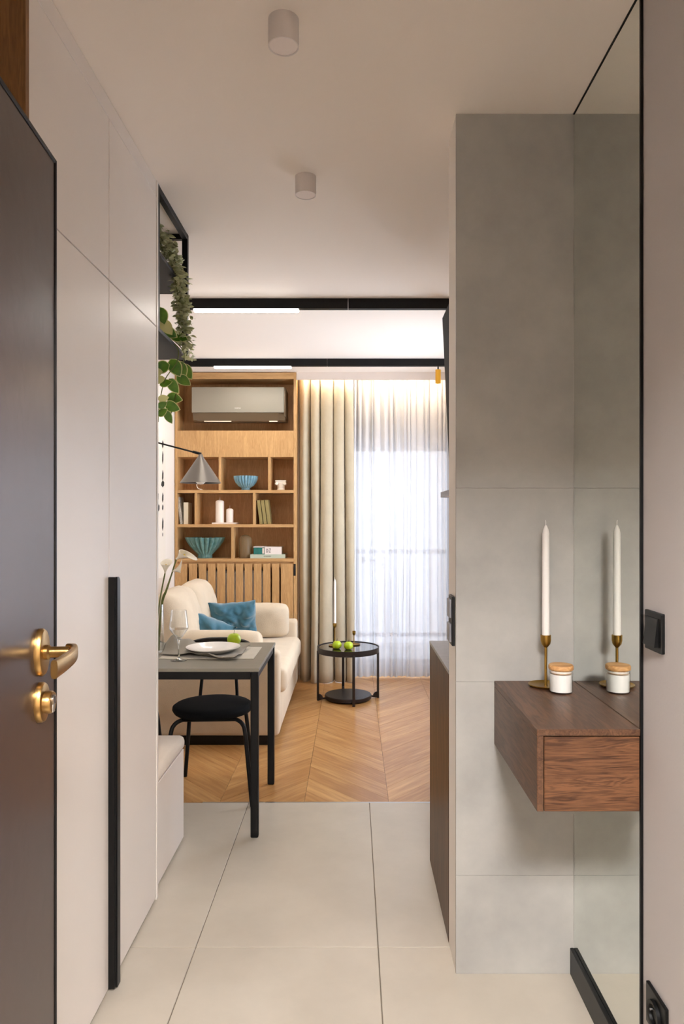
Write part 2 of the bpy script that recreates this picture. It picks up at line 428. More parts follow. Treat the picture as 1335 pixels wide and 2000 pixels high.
struct(obj('wall_back', bm, M['wall']))
wt = struct(empty('wall_centre', (.5, 2.28, 0)))
obj('plaster_core', B(.3204, 1.1, 2.211, 2.363, 0, CEIL), M['wall'], wt)
for a, b in [(0, .305), (.305, .905), (.905, 1.505), (1.505, CEIL)]:
    obj('tile', B(.3204, XM, 2.203, 2.213, a+.0003, b-.0003, .0004, 1), M['concrete'], wt)
struct(obj('wall_hall_right', B(XH, XH+.2, .2, 2.203, 0, CEIL), M['hallwall']))
struct(obj('wall_hall_left', B(-1.2, -1.05, .33, 1.575, 0, CEIL), M['hallwall']))
bm = BM(); box(bm, -1.2, -.53, .2, .33, 0, CEIL); box(bm, .56, XH+.2, .2, .33, 0, CEIL); box(bm, -.53, .56, .2, .33, 2.12, CEIL)
struct(obj('wall_front', bm, M['hallwall']))
# stairwell behind the viewer
bm = BM(); box(bm, -1.6, 1.6, -2.2, .2, -.06, 0); struct(obj('floor_stairwell', bm, M['grout']))
bm = BM(); box(bm, -1.75, -1.6, -2.2, .2, 0, 2.419); box(bm, 1.6, 1.75, -2.2, .2, 0, 2.419); box(bm, -1.75, 1.75, -2.35, -2.2, 0, 2.419)
box(bm, -1.75, -1.2, .05, .2, 0, 2.419); box(bm, XH+.2, 1.75, .05, .2, 0, 2.419)
struct(obj('wall_stairwell', bm, M['wall']))
struct(obj('ceiling_stairwell', B(-1.75, 1.75, -2.35, .2, 2.42, 2.5), M['ceil']))
cl = thing('ceiling_light', (.22, -.45, 2.36), 'square ceiling lamp of the stairwell outside the open front door', 'lamp')
obj('housing', B(-.08, .52, -.75, -.15, 2.37, 2.4195, .004), M['lampwhite'], cl); obj('diffuser', B(-.05, .49, -.72, -.18, 2.36, 2.3705), M['stair'], cl)
# plinth below the mirror
struct(obj('baseboard_right', B(.673, XM-.0002, .9, 2.202, 0, .082, .0015, 1), M['blackp']))
# ---- window_1 (balcony door behind the voile)
w = struct(empty('window_1', (.45, YB+.12, 0)))
y0, y1 = YB+.08, YB+.15
bm = BM(); box(bm, WX0, WX0+.07, y0, y1, WZ0, WZ1, .004); box(bm, WX1-.07, WX1, y0, y1, WZ0, WZ1, .004)
box(bm, WX0+.07, WX1-.07, y0, y1, WZ1-.16, WZ1, .004); box(bm, WX0+.07, WX1-.07, y0, y1, WZ0, WZ0+.09, .004)
obj('window_frame', bm, M['pvc'], w)
obj('pane', B(WX0+.07, WX1-.07, y0+.03, y0+.036, WZ0+.09, WZ1-.16), M['pane'], w)
bm = BM(); box(bm, .085, .105, y0-.018, y0, 1.00, 1.07, .003); tube(bm, [(.095, y0-.018, 1.035), (.095, y0-.05, 1.035), (.105, y0-.05, 1.035), (.205, y0-.05, 1.035)], .008, 8)
obj('window_handle', bm, M['greymetal'], w)
struct(obj('floor_balcony', B(-1.6, 2.2, YB+.25, 8.3, -.2, -.03), M['slab']))
rl = thing('balcony_railing', (.4, 8.1, 0), 'grey metal balcony railing seen faintly through the white voile', 'railing')
obj('top_rail', B(-1.4, 2.2, 8.08, 8.12, 1.02, 1.07), M['railing'], rl); obj('bottom_rail', B(-1.4, 2.2, 8.085, 8.115, .08, .12), M['railing'], rl)
for i in range(5): obj('post', B(-1.4+.88*i, -1.36+.88*i, 8.08, 8.12, -.03, 1.02), M['railing'], rl)
for i in range(28): obj('baluster', B(-1.28+.12*i, -1.268+.12*i, 8.094, 8.106, .12, 1.02), M['railing'], rl)

# ---- door_1: the open dark front door
d = struct(empty('door_1', (-.457, .33, 0)))
a = math.atan2(.076, .95)
DM = TR((-.457, .33, 0), rz=a)            # local: leaf runs along +Y from the hinge, visible face on +X side
DL, DH = .952, 2.052
def DO(name, bm, m, parent, **k): bm.transform(DM); return obj(name, bm, m, parent, **k)
DO('door_leaf', B(-.05, 0, 0, DL-.008, .008, DH-.008, .001, 1), M['doorleaf'], d)
bm = BM(); box(bm, -.052, .002, DL-.008, DL, .006, DH, .001, 1); box(bm, -.052, .002, 0, DL-.008, DH-.008, DH, .001, 1)
DO('edge_profile', bm, M['blackp'], d, label='black edge profile of the door')
hz, hy = 1.184, .868
def rosette(z, y, r1, r2, t0=.0, t1=.010):
    bm = BM(); t = bmesh.new()
    lathe(t, [(1, 0), (1, .006), (.93, .0095), (.8, .0105), (0, .0105)], 40)
    merge(bm, t, Matrix.Translation((0, y, z)) @ Matrix.Rotation(PI/2, 4, 'Y') @ Matrix.Diagonal((r2, r1, 1, 1))); return bm
hd = DO('door_handle', rosette(hz, hy, .026, .040), M['brass'], d, smooth=True, label='brass oval rose of the lever handle')
bm = BM(); t = bmesh.new(); lathe(t, [(.0125, .008), (.0125, .016), (.0095, .019), (.0095, .05)], 24)
merge(bm, t, Matrix.Translation((0, hy, hz)) @ Matrix.Rotation(PI/2, 4, 'Y'))
pts = curve([(.044, hy+.008, hz+.002), (.058, hy-.002, hz+.002), (.064, hy-.03, hz-.001), (.064, hy-.075, hz-.004), (.062, hy-.115, hz-.006)], 6)
# flat lever blade
for i in range(len(pts)-1):
    pass
def blade(bm, pts, hh, th):
    rings = []
    n = len(pts)
    for i, p in enumerate(pts):
        dd = (pts[min(i+1, n-1)]-pts[max(i-1, 0)]).normalized(); s = Vector((-dd.y, dd.x, 0)).normalized()
        h2 = hh[0]+(hh[1]-hh[0])*i/(n-1)
        ring = []
        for k in range(16):
            an = 2*PI*k/16; cx, cz = math.cos(an), math.sin(an)
            cx = math.copysign(abs(cx)**.6, cx); cz = math.copysign(abs(cz)**.6, cz)
            ring.append(bm.verts.new(p+s*cx*th+Vector((0, 0, cz*h2))))
        rings.append(ring)
    for r0, r1 in zip(rings, rings[1:]):
        for k in range(16): bm.faces.new([r0[k], r0[(k+1)%16], r1[(k+1)%16], r1[k]])
    bm.faces.new(rings[0][::-1]); bm.faces.new(rings[-1])
    bmesh.ops.recalc_face_normals(bm, faces=bm.faces[:])
blade(bm, pts, (.011, .0145), .0055)
DO('lever', bm, M['brass'], hd, smooth=True)
lk = DO('lock_cover', rosette(1.100, hy, .026, .034), M['brass'], d, smooth=True, label='brass oval cover of the cylinder lock')
bm = BM(); t = bmesh.new(); lathe(t, [(.019, .008), (.019, .02), (.017, .023), (0, .023)], 32); merge(bm, t, Matrix.Translation((0, hy, 1.100)) @ Matrix.Rotation(PI/2, 4, 'Y'))
DO('lock_collar', bm, M['brass'], lk, smooth=True)
bm = BM(); t = bmesh.new(); lathe(t, [(.0085, .02), (.0085, .0255), (0, .0255)], 24); merge(bm, t, Matrix.Translation((0, hy, 1.104)) @ Matrix.Rotation(PI/2, 4, 'Y'))
box(bm, .010, .0248, hy-.005, hy+.005, 1.083, 1.1, .002)
DO('lock_cylinder', bm, M['steel'], lk, smooth=True)
DO('keyhole', B(.0253, .0260, hy-.001, hy+.001, 1.098, 1.110), M['dark'], lk)

# ================================================================== WARDROBE, BENCH, HANGING SHELF
XW = -.725
wd = thing('wardrobe', (-1.1, 2.12, 0), 'tall white built-in wardrobe with black handle strip beside the dark open door', 'wardrobe')
obj('carcass', B(-1.5, XW-.024, 1.594, 2.628, .012, CEIL-.002), M['lacquer'], wd)
obj('oak_end_panel', B(-1.05, XW+.001, 1.576, 1.592, 0, CEIL-.002), M['oakend'], wd, label='brown oak end panel above the dark door')
obj('end_panel', B(-1.5, XW+.002, 2.632, 2.65, .0, CEIL-.002, .001, 1), M['lacquer'], wd)
obj('filler_strip', B(XW-.02, XW-.001, 1.594, 2.63, 2.607, CEIL-.002, .001, 1), M['lacquer'], wd)
obj('kickboard', B(XW-.03, XW-.02, 1.594, 2.63, .002, .013), M['dark'], wd)  # dark strip drawn for the thin shadow line under the doors
for ya, yb in [(1.596, 2.1175), (2.1225, 2.629)]:
    obj('upper_door', B(XW-.02, XW, ya, yb, 2.1235, 2.603, .0012, 1), M['lacquer'], wd)
    dr = obj('door', B(XW-.02, XW, ya, yb, .012, 2.1195, .0012, 1), M['lacquer'], wd)
    if yb > 2.2:
        bm = BM(); prof = []
        # tall black grip strip: a flat back leg on the door seam and a lip towards the room
        zt, zb, R = 1.236, .0125, .018
        poly = [(0, zb), (.026, zb), (.026, zt-R)] + [(.026-R+R*math.cos(t*PI/12), zt-R+R*math.sin(t*PI/12)) for t in range(1, 6)] + [(.026-R, zt), (0, zt)]
        prism(bm, [(0, zb), (.0205, zb), (.0205, zt), (0, zt)], .009, Matrix(((1, 0, 0, XW-.002), (0, 0, 1, 2.112), (0, 1, 0, 0), (0, 0, 0, 1))))
        prism(bm, poly[:2]+poly[2:], .006, Matrix(((0, 0, 1, XW+.0185), (1, 0, 0, 2.1212), (0, 1, 0, 0), (0, 0, 0, 1))))
        obj('handle', bm, M['blackp'], dr, smooth=30, label='tall black grip strip')
obj('seam_shadow_strip', B(XW-.024, XW-.018, 2.112, 2.128, .014, 2.60), M['dark'], wd)  # dark strip stands in for the shade inside the door seam

bn = thing('bench', (-1.1, 2.9, 0), 'low white storage bench with beige seat pad between the wardrobe and the table', 'bench')
obj('bench_box', B(-1.5, -.742, 2.652, 3.128, .012, .40, .002, 1), M['lacquer'], bn)
obj('plinth', B(-1.5, -.757, 2.655, 3.12, .0, .013), M['dark'], bn)
bm = BM(); box(bm, -1.505, -.735, 2.653, 3.135, .401, .462, .024, 4); 
obj('seat_pad', bm, M['cushion'], bn, smooth=60)

hs = thing('hanging_shelf', (-1.1, 2.9, 2.11), 'black metal open shelf unit hung from the ceiling beside the wardrobe', 'shelf')
pw = .024
for x in (XW-pw, -1.5):
    for y in (2.655, 3.148-pw): obj('post', B(x, x+pw, y, y+pw, 2.114, CEIL-.001, .001, 1), M['black'], hs)
for z in (CEIL-.001-pw,):
    for x in (XW-pw, -1.5): obj('rail', B(x+.0005, x+pw-.0005, 2.655+pw, 3.148-pw, z, z+pw-.0005, .001, 1), M['black'], hs)
    for y in (2.655, 3.148-pw): obj('rail', B(-1.5+pw, XW-pw, y+.0005, y+pw-.0005, z, z+pw-.0005, .001, 1), M['black'], hs)
for z in (2.114, 2.404):
    obj('shelf_board', B(-1.5+.002, XW-.001, 2.657, 3.1465, z+.0005, z+.016, .001, 1), M['black'], hs)

# ---- plants on the hanging shelf
def leaf_mesh(L, Wd, fold=.18, droop=.25, n=6):
    """leaf along +X in XY plane, thin solid"""
    bm = BM(); top = []
    for i in range(n+1):
        t = i/n; wv = Wd/2*(math.sin(PI*min(1, t**.8))**.8 if 0 < t < 1 else 0)
        z = -droop*L*t*t
        top.append((t*L, wv, z))
    rows = [[bm.verts.new((x, s*wv, z+abs(s)*wv*fold)) for s in (-1, -.5, 0, .5, 1)] if wv > 1e-5 else [bm.verts.new((x, 0, z))] for x, wv, z in top]
    for a, b in zip(rows, rows[1:]):
        if len(a) == 1:
            for k in range(4): bm.faces.new([a[0], b[k+1], b[k]][::-1])
        elif len(b) == 1:
            for k in range(4): bm.faces.new([a[k], a[k+1], b[0]][::-1])
        else:
            for k in range(4): bm.faces.new([a[k], a[k+1], b[k+1], b[k]][::-1])
    bmesh.ops.recalc_face_normals(bm, faces=bm.faces[:])
    return bm
def pot(parent, c, r, h):
    bm = BM(); lathe(bm, [(r*.75, 0), (r, h), (r*.92, h), (r*.9, h-.015), (0, h-.015)], 28, c); o = obj('pot', bm, M['pot'], parent, smooth=40)
    return o
# eucalyptus-like trailing plant on the middle shelf
ep = thing('trailing_plant', (-.93, 2.98, 2.42), 'grey-green small-leaved trailing plant spilling down from the middle black shelf', 'plant')
pot(ep, (-.93, 2.98, 2.4205), .075, .11)
bmS, bmL = BM(), BM()
paths = [[(-.90, 2.97, 2.53), (-.83, 2.93, 2.605), (-.765, 2.93, 2.56), (-.728, 2.94, 2.46), (-.715, 2.95, 2.34), (-.712, 2.98, 2.22), (-.70, 3.01, 2.10)],
         [(-.91, 2.96, 2.53), (-.85, 2.88, 2.60), (-.77, 2.90, 2.54), (-.735, 2.94, 2.42), (-.722, 2.97, 2.30), (-.712, 2.98, 2.17)],
         [(-.91, 2.99, 2.53), (-.81, 2.99, 2.585), (-.745, 3.0, 2.50), (-.72, 3.0, 2.37), (-.705, 3.0, 2.28), (-.71, 3.02, 2.16)],
         [(-.90, 3.0, 2.53), (-.80, 2.95, 2.555), (-.735, 2.95, 2.42), (-.718, 2.96, 2.29), (-.722, 2.96, 2.20), (-.705, 2.98, 2.12)],
         [(-.90, 3.0, 2.53), (-.80, 2.92, 2.57), (-.742, 2.92, 2.45), (-.72, 2.93, 2.33), (-.715, 2.95, 2.24)],
         [(-.92, 2.95, 2.53), (-.86, 2.90, 2.615), (-.80, 2.88, 2.58), (-.765, 2.88, 2.49)]]
for pth in paths:
    c = curve(pth, 9); tube(bmS, c, .0016, 5)
    for i, p in enumerate(c[4:]):
        for k in range(5):
            az = random.uniform(0, 2*PI); L = random.uniform(.022, .032); q = p+Vector((random.gauss(.006, .009), random.gauss(0, .012), random.gauss(0, .010)))
            lm = leaf_mesh(L, L*.72, .15, .2, 3)
            merge(bmL, lm, TR(q, rx=random.uniform(-.6, .6), ry=random.uniform(-.5, .7), rz=az))
obj('stems', bmS, M['stem'], ep, smooth='all')
fo = obj('foliage', bmL, M['leafg'], ep, smooth='all'); fo['kind'] = 'stuff'
# pothos on the bottom shelf
pp = thing('pothos', (-.94, 2.95, 2.13), 'variegated pothos on the lowest black shelf with big green leaves hanging below it', 'plant')
pot(pp, (-.94, 2.93, 2.1305), .07, .10)
vines = [[(-.93, 2.93, 2.23), (-.86, 2.95, 2.26), (-.80, 2.97, 2.20), (-.712, 2.98, 2.12), (-.712, 2.98, 2.05), (-.735, 2.98, 1.95), (-.76, 2.98, 1.85), (-.765, 2.98, 1.83)],
         [(-.94, 2.92, 2.23), (-.88, 2.9, 2.25), (-.80, 2.9, 2.17), (-.718, 2.9, 2.115), (-.716, 2.9, 2.05), (-.77, 2.92, 1.98), (-.795, 2.93, 1.88), (-.80, 2.93, 1.81)]]
bm = BM()
for v in vines: tube(bm, curve(v, 8), .0022, 6)
obj('vines', bm, M['stem'], pp, smooth='all')
# px centre, length px, angle in view plane (0 = right, 90 = up), depth
LV = [(330,712,34,200,2.90),(318,726,30,190,2.88),(333,702,36,300,2.95),(347,705,38,285,2.99),(352,712,34,310,3.02),(345,735,30,330,2.96),(322,738,26,200,2.9),
      (330,740,32,300,2.96),(312,752,24,20,2.92),(325,775,30,350,2.98),(322,788,30,335,2.97),(308,780,22,10,2.92),(308,796,20,30,2.92),(324,802,26,290,2.97),(308,812,22,40,2.92),
      (310,600,34,290,2.84),(313,625,36,310,2.86),(318,642,30,330,2.9),(332,655,34,350,2.96)]
for i, (px, py, L, ang, Y) in enumerate(LV):
    Lm = L*Y/1389; lm = leaf_mesh(Lm, Lm*.68, .12, .12, 8)
    cp = P(px, py, Y); a = math.radians(ang)
    # leaf plane turned toward the hall; long axis in the XZ plane
    mx = Matrix.Translation(cp) @ Matrix.Rotation(-a, 4, 'Y') @ Matrix.Rotation(PI/2+random.uniform(-.5, .5), 4, 'X')
    lm.transform(mx); lf = obj('leaf', lm, M['leaf'] if i % 5 != 1 else M['leafrim'], pp, smooth='all')
    if i % 5 != 1:
        rim = leaf_mesh(Lm*1.1, Lm*.68*1.16, .12, .12, 8); rim.transform(mx @ Matrix.Translation((-Lm*.04, 0, -.0012)))
        obj('leaf_margin', rim, M['leafrim'], lf, smooth='all')

# ================================================================== DINING TABLE AND CHAIRS
TX0, TX1, TY0, TY1 = -1.47, -.413, 3.137, 3.81
dt = thing('dining_table', (-.94, 3.47, 0), 'dark grey-topped dining table on square black legs near the bench', 'table')
obj('tabletop', B(TX0, TX1, TY0, TY1, .735, .75, .0015, 1), M['tabletop'], dt)
ap = BM(); box(ap, TX0+.04, TX1-.04, TY0+.008, TY0+.028, .70, .7345); box(ap, TX0+.04, TX1-.04, TY1-.028, TY1-.008, .70, .7345)
box(ap, TX0+.008, TX0+.028, TY0+.04, TY1-.04, .70, .7345); box(ap, TX1-.028, TX1-.008, TY0+.04, TY1-.04, .70, .7345)
obj('apron', ap, M['black'], dt)
for x in (TX0+.003, TX1-.038):
    for y in (TY0+.003, TY1-.038): obj('leg', B(x, x+.035, y, y+.035, 0, .7348, .006, 3), M['black'], dt)

def make_chair():
    r = empty('dining_chair'); tag(r, 'black round-seated metal dining chair tucked under the table with its whole seat in view', 'chair', 'round-seated dining chairs')
    bm = BM(); lathe(bm, [(0, .412), (.17, .412), (.195, .42), (.205, .436), (.203, .448), (.19, .457), (.15, .461), (0, .463)], 48)
    obj('seat', bm, M['seat'], r, smooth=60)
    for s in (-1, 1):
        bm = BM(); tube(bm, curve([(s*.222, -.20, 0), (s*.20, -.175, .20), (s*.183, -.155, .345), (s*.17, -.142, .385), (s*.14, -.12, .403), (s*.08, -.06, .404)], 6), .0105, 10); obj('leg', bm, M['black'], r, smooth='all')
        bm = BM(); tube(bm, curve([(s*.185, .225, 0), (s*.165, .195, .20), (s*.15, .175, .36), (s*.13, .15, .395), (s*.08, .08, .404)], 6), .0105, 10); obj('leg', bm, M['black'], r, smooth='all')
        bm = BM(); tube(bm, curve([(s*.06, .1, .403), (s*.095, .165, .405), (s*.10, .2, .44), (s*.093, .22, .54), (s*.085, .238, .66), (s*.085, .2385, .70)], 6), .009, 10); obj('back_post', bm, M['black'], r, smooth='all')
    for x_, y_, z_ in ((.14, -.12, .403), (.13, .15, .399)): obj('crossbar', tube(BM(), [(-x_, y_, z_), (x_, y_, z_)], .007, 8), M['black'], r, smooth='all')
    # curved backrest panel, superellipse outline
    tb = bmesh.new(); n = 48; poly = []
    for k in range(n):
        a_ = 2*PI*k/n; cx, cz = math.cos(a_), math.sin(a_)
        poly.append((.192*math.copysign(abs(cx)**.75, cx), .068*math.copysign(abs(cz)**.8, cz)))
    rings = []
    for s, y in ((.96, -.014), (1, -.009), (1, .009), (.96, .014)):
        rings.append([tb.verts.new((x*s, .245+y-.9*x*x, .69+z*s)) for x, z in poly])
    for a_, b_ in zip(rings, rings[1:]):
        for k in range(n): tb.faces.new([a_[k], a_[(k+1)%n], b_[(k+1)%n], b_[k]])
    for ring, s in ((rings[0], 1), (rings[-1], -1)):
        c = [tb.verts.new((x, .245+(-.015 if s > 0 else .015)-.9*x*x, .69)) for x in [.17*(1-2*i/(n//2)) for i in range(n//2+1)]]
        tb.faces.new(ring if s > 0 else ring[::-1]); [tb.verts.remove(v) for v in c]
    bmesh.ops.triangulate(tb, faces=[f for f in tb.faces if len(f.verts) > 4]); bmesh.ops.recalc_face_normals(tb, faces=tb.faces[:])
    obj('backrest', tb, M['seatback'], r, smooth=50)
    return r
ch = make_chair(); ch.location = (-.722, 3.68, 0); ch.rotation_euler = (0, 0, .04)
dup(ch, (-1.22, 3.69, 0), -.05, 'black metal dining chair farther left, only one leg showing past the wardrobe')

TT = .7502
pm = obj('placemat', B(-.915, -.4655, 3.35, 3.66, TT, TT+.002, .0008, 1), M['placemat']); tag(pm, 'pale grey rectangular placemat on the table under the napkin', 'placemat')
NA, NB, NC, ND = (-.556, 3.300), (-.512, 3.612), (-.945, 3.70), (-.93, 3.415)      # corners: near, right, far left, near left
def nap(u, v):
    wx = (1-u)*((1-v)*ND[0]+v*NC[0])+u*((1-v)*NA[0]+v*NB[0]); wy = (1-u)*((1-v)*ND[1]+v*NC[1])+u*((1-v)*NA[1]+v*NB[1])
    wx += .010*math.sin(v*5+.6); wy += .010*math.sin(u*7)*(1-v)
    d_ = math.hypot(wx+.68, wy-3.475); k = max(0, min(1, (d_-.06)/.05))
    z = .007+.006*math.sin(wx*30+wy*9+.4)+.004*math.sin(wx*14-wy*31)
    z += .036*math.exp(-(((wx+.72)/.075)**2+((wy-3.345)/.05)**2))
    z += .075*math.exp(-(((wx+.895)/.04)**2+((wy-3.55)/.08)**2)) + .030*math.exp(-(((wx+.83)/.03)**2+((wy-3.60)/.08)**2))
    z += .016*math.exp(-(((wx+.52)/.03)**2+((wy-3.60)/.05)**2))
    if d_ < .145: z = min(z, .001+max(0, d_-.055)*.30)
    return (wx, wy, TT+.0024+max(0, z*k))
bm = sheet(BM(), nap, 40, 40)
npk = obj('napkin', bm, M['napkin'], smooth='all'); tag(npk, 'crumpled grey cloth napkin spread under the white plate', 'napkin')
so = npk.modifiers.new('thick', 'SOLIDIFY'); so.thickness = .0016; so.offset = 1
bm = BM(); lathe(bm, [(0, 0), (.048, 0), (.053, .002), (.098, .016), (.126, .029), (.131, .0325), (.131, .034), (.125, .0325), (.095, .0195), (.052, .0065), (0, .005)], 64, (-.68, 3.475, TT+.0046))
tag(obj('plate', bm, M['china'], smooth=60), 'white round china plate lying on the grey napkin', 'plate')

def apple(loc, label, r=.036, rz=0):
    t = thing('apple', loc, label, 'apple', 'green apples'); bm = BM(); prof = []
    for k in range(17):
        a_ = PI*k/16; rr = r*math.sin(a_)*(1+.06*math.cos(a_)); z = -r*.92*math.cos(a_)
        if k > 12: z -= (k-12)**2*.0006
        if k < 3: z += (3-k)*.0010
        prof.append((max(rr, 0), z+r*.90))
    zmin = min(z for _, z in prof); prof = [(rr, z-zmin) for rr, z in prof]
    lathe(bm, prof, 28, loc, mod=lambda a_, k: 1+.02*math.cos(5*a_)); obj('flesh', bm, M['apple'], t, smooth='all')
    bm = BM(); x, y, z = loc; tube(bm, curve([(x, y, z+r*1.5), (x+.001, y, z+r*1.85), (x+.005, y, z+r*2.15)], 3), .0012, 6); obj('stalk', bm, M['stalk'], t)
    return t
apple((-.622, 3.735, TT), 'green apple standing on the dining table behind the plate')

wg = thing('wine_glass', (-.81, 3.318, TT), 'clear stemmed wine glass on the dining table left of the plate', 'glass')
WGC = (-.81, 3.318, TT+.0002)
bm = BM(); lathe(bm, [(0, 0), (.038, 0), (.0385, .001), (.022, .0035), (.006, .008), (.0036, .016), (.0034, .082), (.005, .092), (.010, .0985), (0, .0985)], 40, WGC); obj('stem', bm, M['glass'], wg, smooth='all')
bm = BM(); lathe(bm, [(.0102, .0987), (.016, .106), (.034, .132), (.0435, .147), (.0445, .152), (.0435, .16), (.035, .234), (.0345, .2345), (.0340, .234), (.0423, .16), (.0432, .152), (.042, .147), (.032, .132), (.015, .108), (0, .102)], 48, WGC, cap=False)
obj('bowl', bm, M['clear'], wg, smooth='all')
bm = BM(); lathe(bm, [(0, .1035), (.0145, .1095), (.0315, .1328), (.0415, .1478), (0, .1478)], 40, (-.81, 3.318, TT+.0002)); obj('water', bm, M['clear'], wg, smooth=40)

va = thing('vase', (-.965, 3.50, TT), 'clear glass cylinder vase on the dining table holding the calla lilies', 'vase')
bm = BM(); lathe(bm, [(0, 0), (.034, 0), (.038, .003), (.035, .24), (.0335, .24), (.0335, .008), (0, .008)], 40, (-.965, 3.50, TT+.0002)); obj('glass_body', bm, M['clear'], va, smooth=40)
bm = BM(); lathe(bm, [(0, .0085), (.0328, .0085), (.0328, .10), (0, .10)], 32, (-.965, 3.50, TT+.0002)); obj('water', bm, M['clear'], va, smooth=40)
def lily(pts, dirv, up, L, label):
    t = thing('calla_lily', pts[0], label, 'flower', 'calla lilies in the glass vase')
    c = curve(pts, 8); bm = BM(); tube(bm, c, .0036, 8); obj('stem', bm, M['stem'], t, smooth='all')
    z = Vector(dirv).normalized(); x = Vector(up); x = (x-z*x.dot(z)).normalized(); y = z.cross(x)
    R = Matrix((x, y, z)).transposed().to_4x4(); mx = Matrix.Translation(pts[-1]) @ R
    def f(u, v):
        th = (u-.5)*2*PI*1.0; front = .5+.5*math.cos(th)
        ln = L*(.52+.62*front**1.6); r = .0042+(L*.40)*(v**1.7)*(.75+.35*front)
        flare = 1+.35*v*v*front
        return mx @ Vector((r*math.cos(th)*flare, r*math.sin(th)*(1-.15*v*front), ln*v))
    sp = BM(); sheet(sp, f, 28, 10); s = obj('spathe', sp, M['lily'], t, smooth='all'); m_ = s.modifiers.new('thick', 'SOLIDIFY'); m_.thickness = .0012
    bm = BM(); tube(bm, [mx @ Vector((0, 0, .006)), mx @ Vector((.001, 0, L*.3)), mx @ Vector((.003, 0, L*.62)), mx @ Vector((.003, 0, L*.65))], [.003, .0042, .0038, .001], 10); obj('spadix', bm, M['spadix'], t, smooth='all')
vb = Vector((-.965, 3.50, TT+.012))
def lp(x, y, Y=3.5): return tuple(P(x, y, Y))
lily([tuple(vb+Vector((.012, 0, 0))), lp(316, 1185), lp(327, 1148), lp(344, 1092)], (.62, -.25, .35), (.3, 0, -1), .088, 'white calla lily opening to the right, highest of the flowers in the vase')
lily([tuple(vb+Vector((-.01, -.008, 0))), lp(311, 1180), lp(316, 1150), lp(322, 1120)], (.05, .25, 1), (0, 1, .2), .072, 'white calla lily standing upright at the left with yellow spadix showing')
lily([tuple(vb+Vector((.004, .012, 0))), lp(315, 1180), lp(325, 1150), lp(337, 1116)], (.8, .1, .35), (0, -.2, 1), .06, 'small white calla lily pointing right below the largest flower')

# ================================================================== BOOKCASE
YF, BX0, BX1 = 6.05, -1.511, -.479
YK = 6.30
bk = thing('bookcase', (-1.0, 6.2, 0), 'tall oak built-in bookcase with air conditioner niche and slatted lower panel', 'bookcase')
ZT = CEIL-.006
obj('side_panel', B(BX0, BX0+.022, YF, YK+.02, 0, ZT, .001, 1), M['oak'], bk)
obj('side_panel', B(BX1-.022, BX1, YF, YK+.02, 0, ZT, .001, 1), M['oak'], bk)
IX0, IX1 = BX0+.0225, BX1-.0225
obj('top_panel', B(IX0, IX1, YF, YK, ZT-.055, ZT, .001, 1), M['oakx'], bk)
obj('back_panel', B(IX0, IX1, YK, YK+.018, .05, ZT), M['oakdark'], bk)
obj('fascia', B(IX0, IX1, YF+.001, YF+.02, 1.94, 2.165, .001, 1), M['oak'], bk)
obj('niche_floor', B(IX0, IX1, YF+.0205, YK-.0005, 2.147, 2.164), M['oakx'], bk)
SH = [1.66, 1.368, 1.076]
obj('shelf_board', B(IX0, IX1, YF+.0205, YK-.0005, 1.94, 1.96), M['oakx'], bk)
for z in SH: obj('shelf_board', B(IX0, IX1, YF+.001, YK-.0005, z-.026, z, .001, 1), M['oakx'], bk)
def dv(px0, px1, z0, z1): obj('divider', B((px0-688)*YF/1389, (px1-688)*YF/1389, YF+.002, YK-.0005, z0+.0003, z1-.0003, .001, 1), M['oak'], bk)
dv(426.5, 431.5, 1.66, 1.94); dv(523, 528, 1.66, 1.94)
dv(379.5, 384.5, 1.368, 1.634); dv(493.5, 498.5, 1.368, 1.634); dv(451, 456, 1.076, 1.342)
sx = [345.3, 366.7, 385.9, 403.9, 421.8, 441, 458.5, 475.8, 493.7, 511.7, 529.2, 546.5, 572]
for i in range(12):
    a_ = (sx[i]+(1.7 if i else 0)-688)*YF/1389; b_ = (sx[i+1]-(1.7 if i < 11 else 0)-688)*YF/1389
    obj('slat', B(a_, b_, YF+.002, YF+.02, .06, 1.032, .0012, 1), M['oak'], bk)
obj('slat_rail', B(IX0, IX1, YF+.021, YF+.04, 1.0, 1.049), M['oakx'], bk)
obj('slat_rail', B(IX0, IX1, YF+.021, YF+.04, .06, .11), M['oakx'], bk)
obj('kick_rail', B(IX0, IX1, YF+.001, YF+.019, 0, .055), M['oakx'], bk)
obj('slot_shade_strip', B(BX1-.021, BX1-.0035, YF-.002, YF+.004, .93, 1.03), M['dark'], bk)  # dark patch stands in for the shaded slot beside the last slat
rd = thing('radiator', (-1.0, 6.2, .2), 'white panel radiator behind the oak slats of the bookcase', 'radiator')
obj('radiator_panel', B(-1.30, -.74, 6.092, 6.12, .15, .955, .006), M['radiator'], rd); obj('radiator_back', B(-1.30, -.74, 6.20, 6.23, .15, .955, .006), M['radiator'], rd)
obj('radiator_grille', B(-1.305, -.735, 6.12, 6.20, .15, .97, .002), M['radiator'], rd); obj('bracket', B(-1.1, -.95, 6.229, 6.3, .3, .8), M['radiator'], rd)

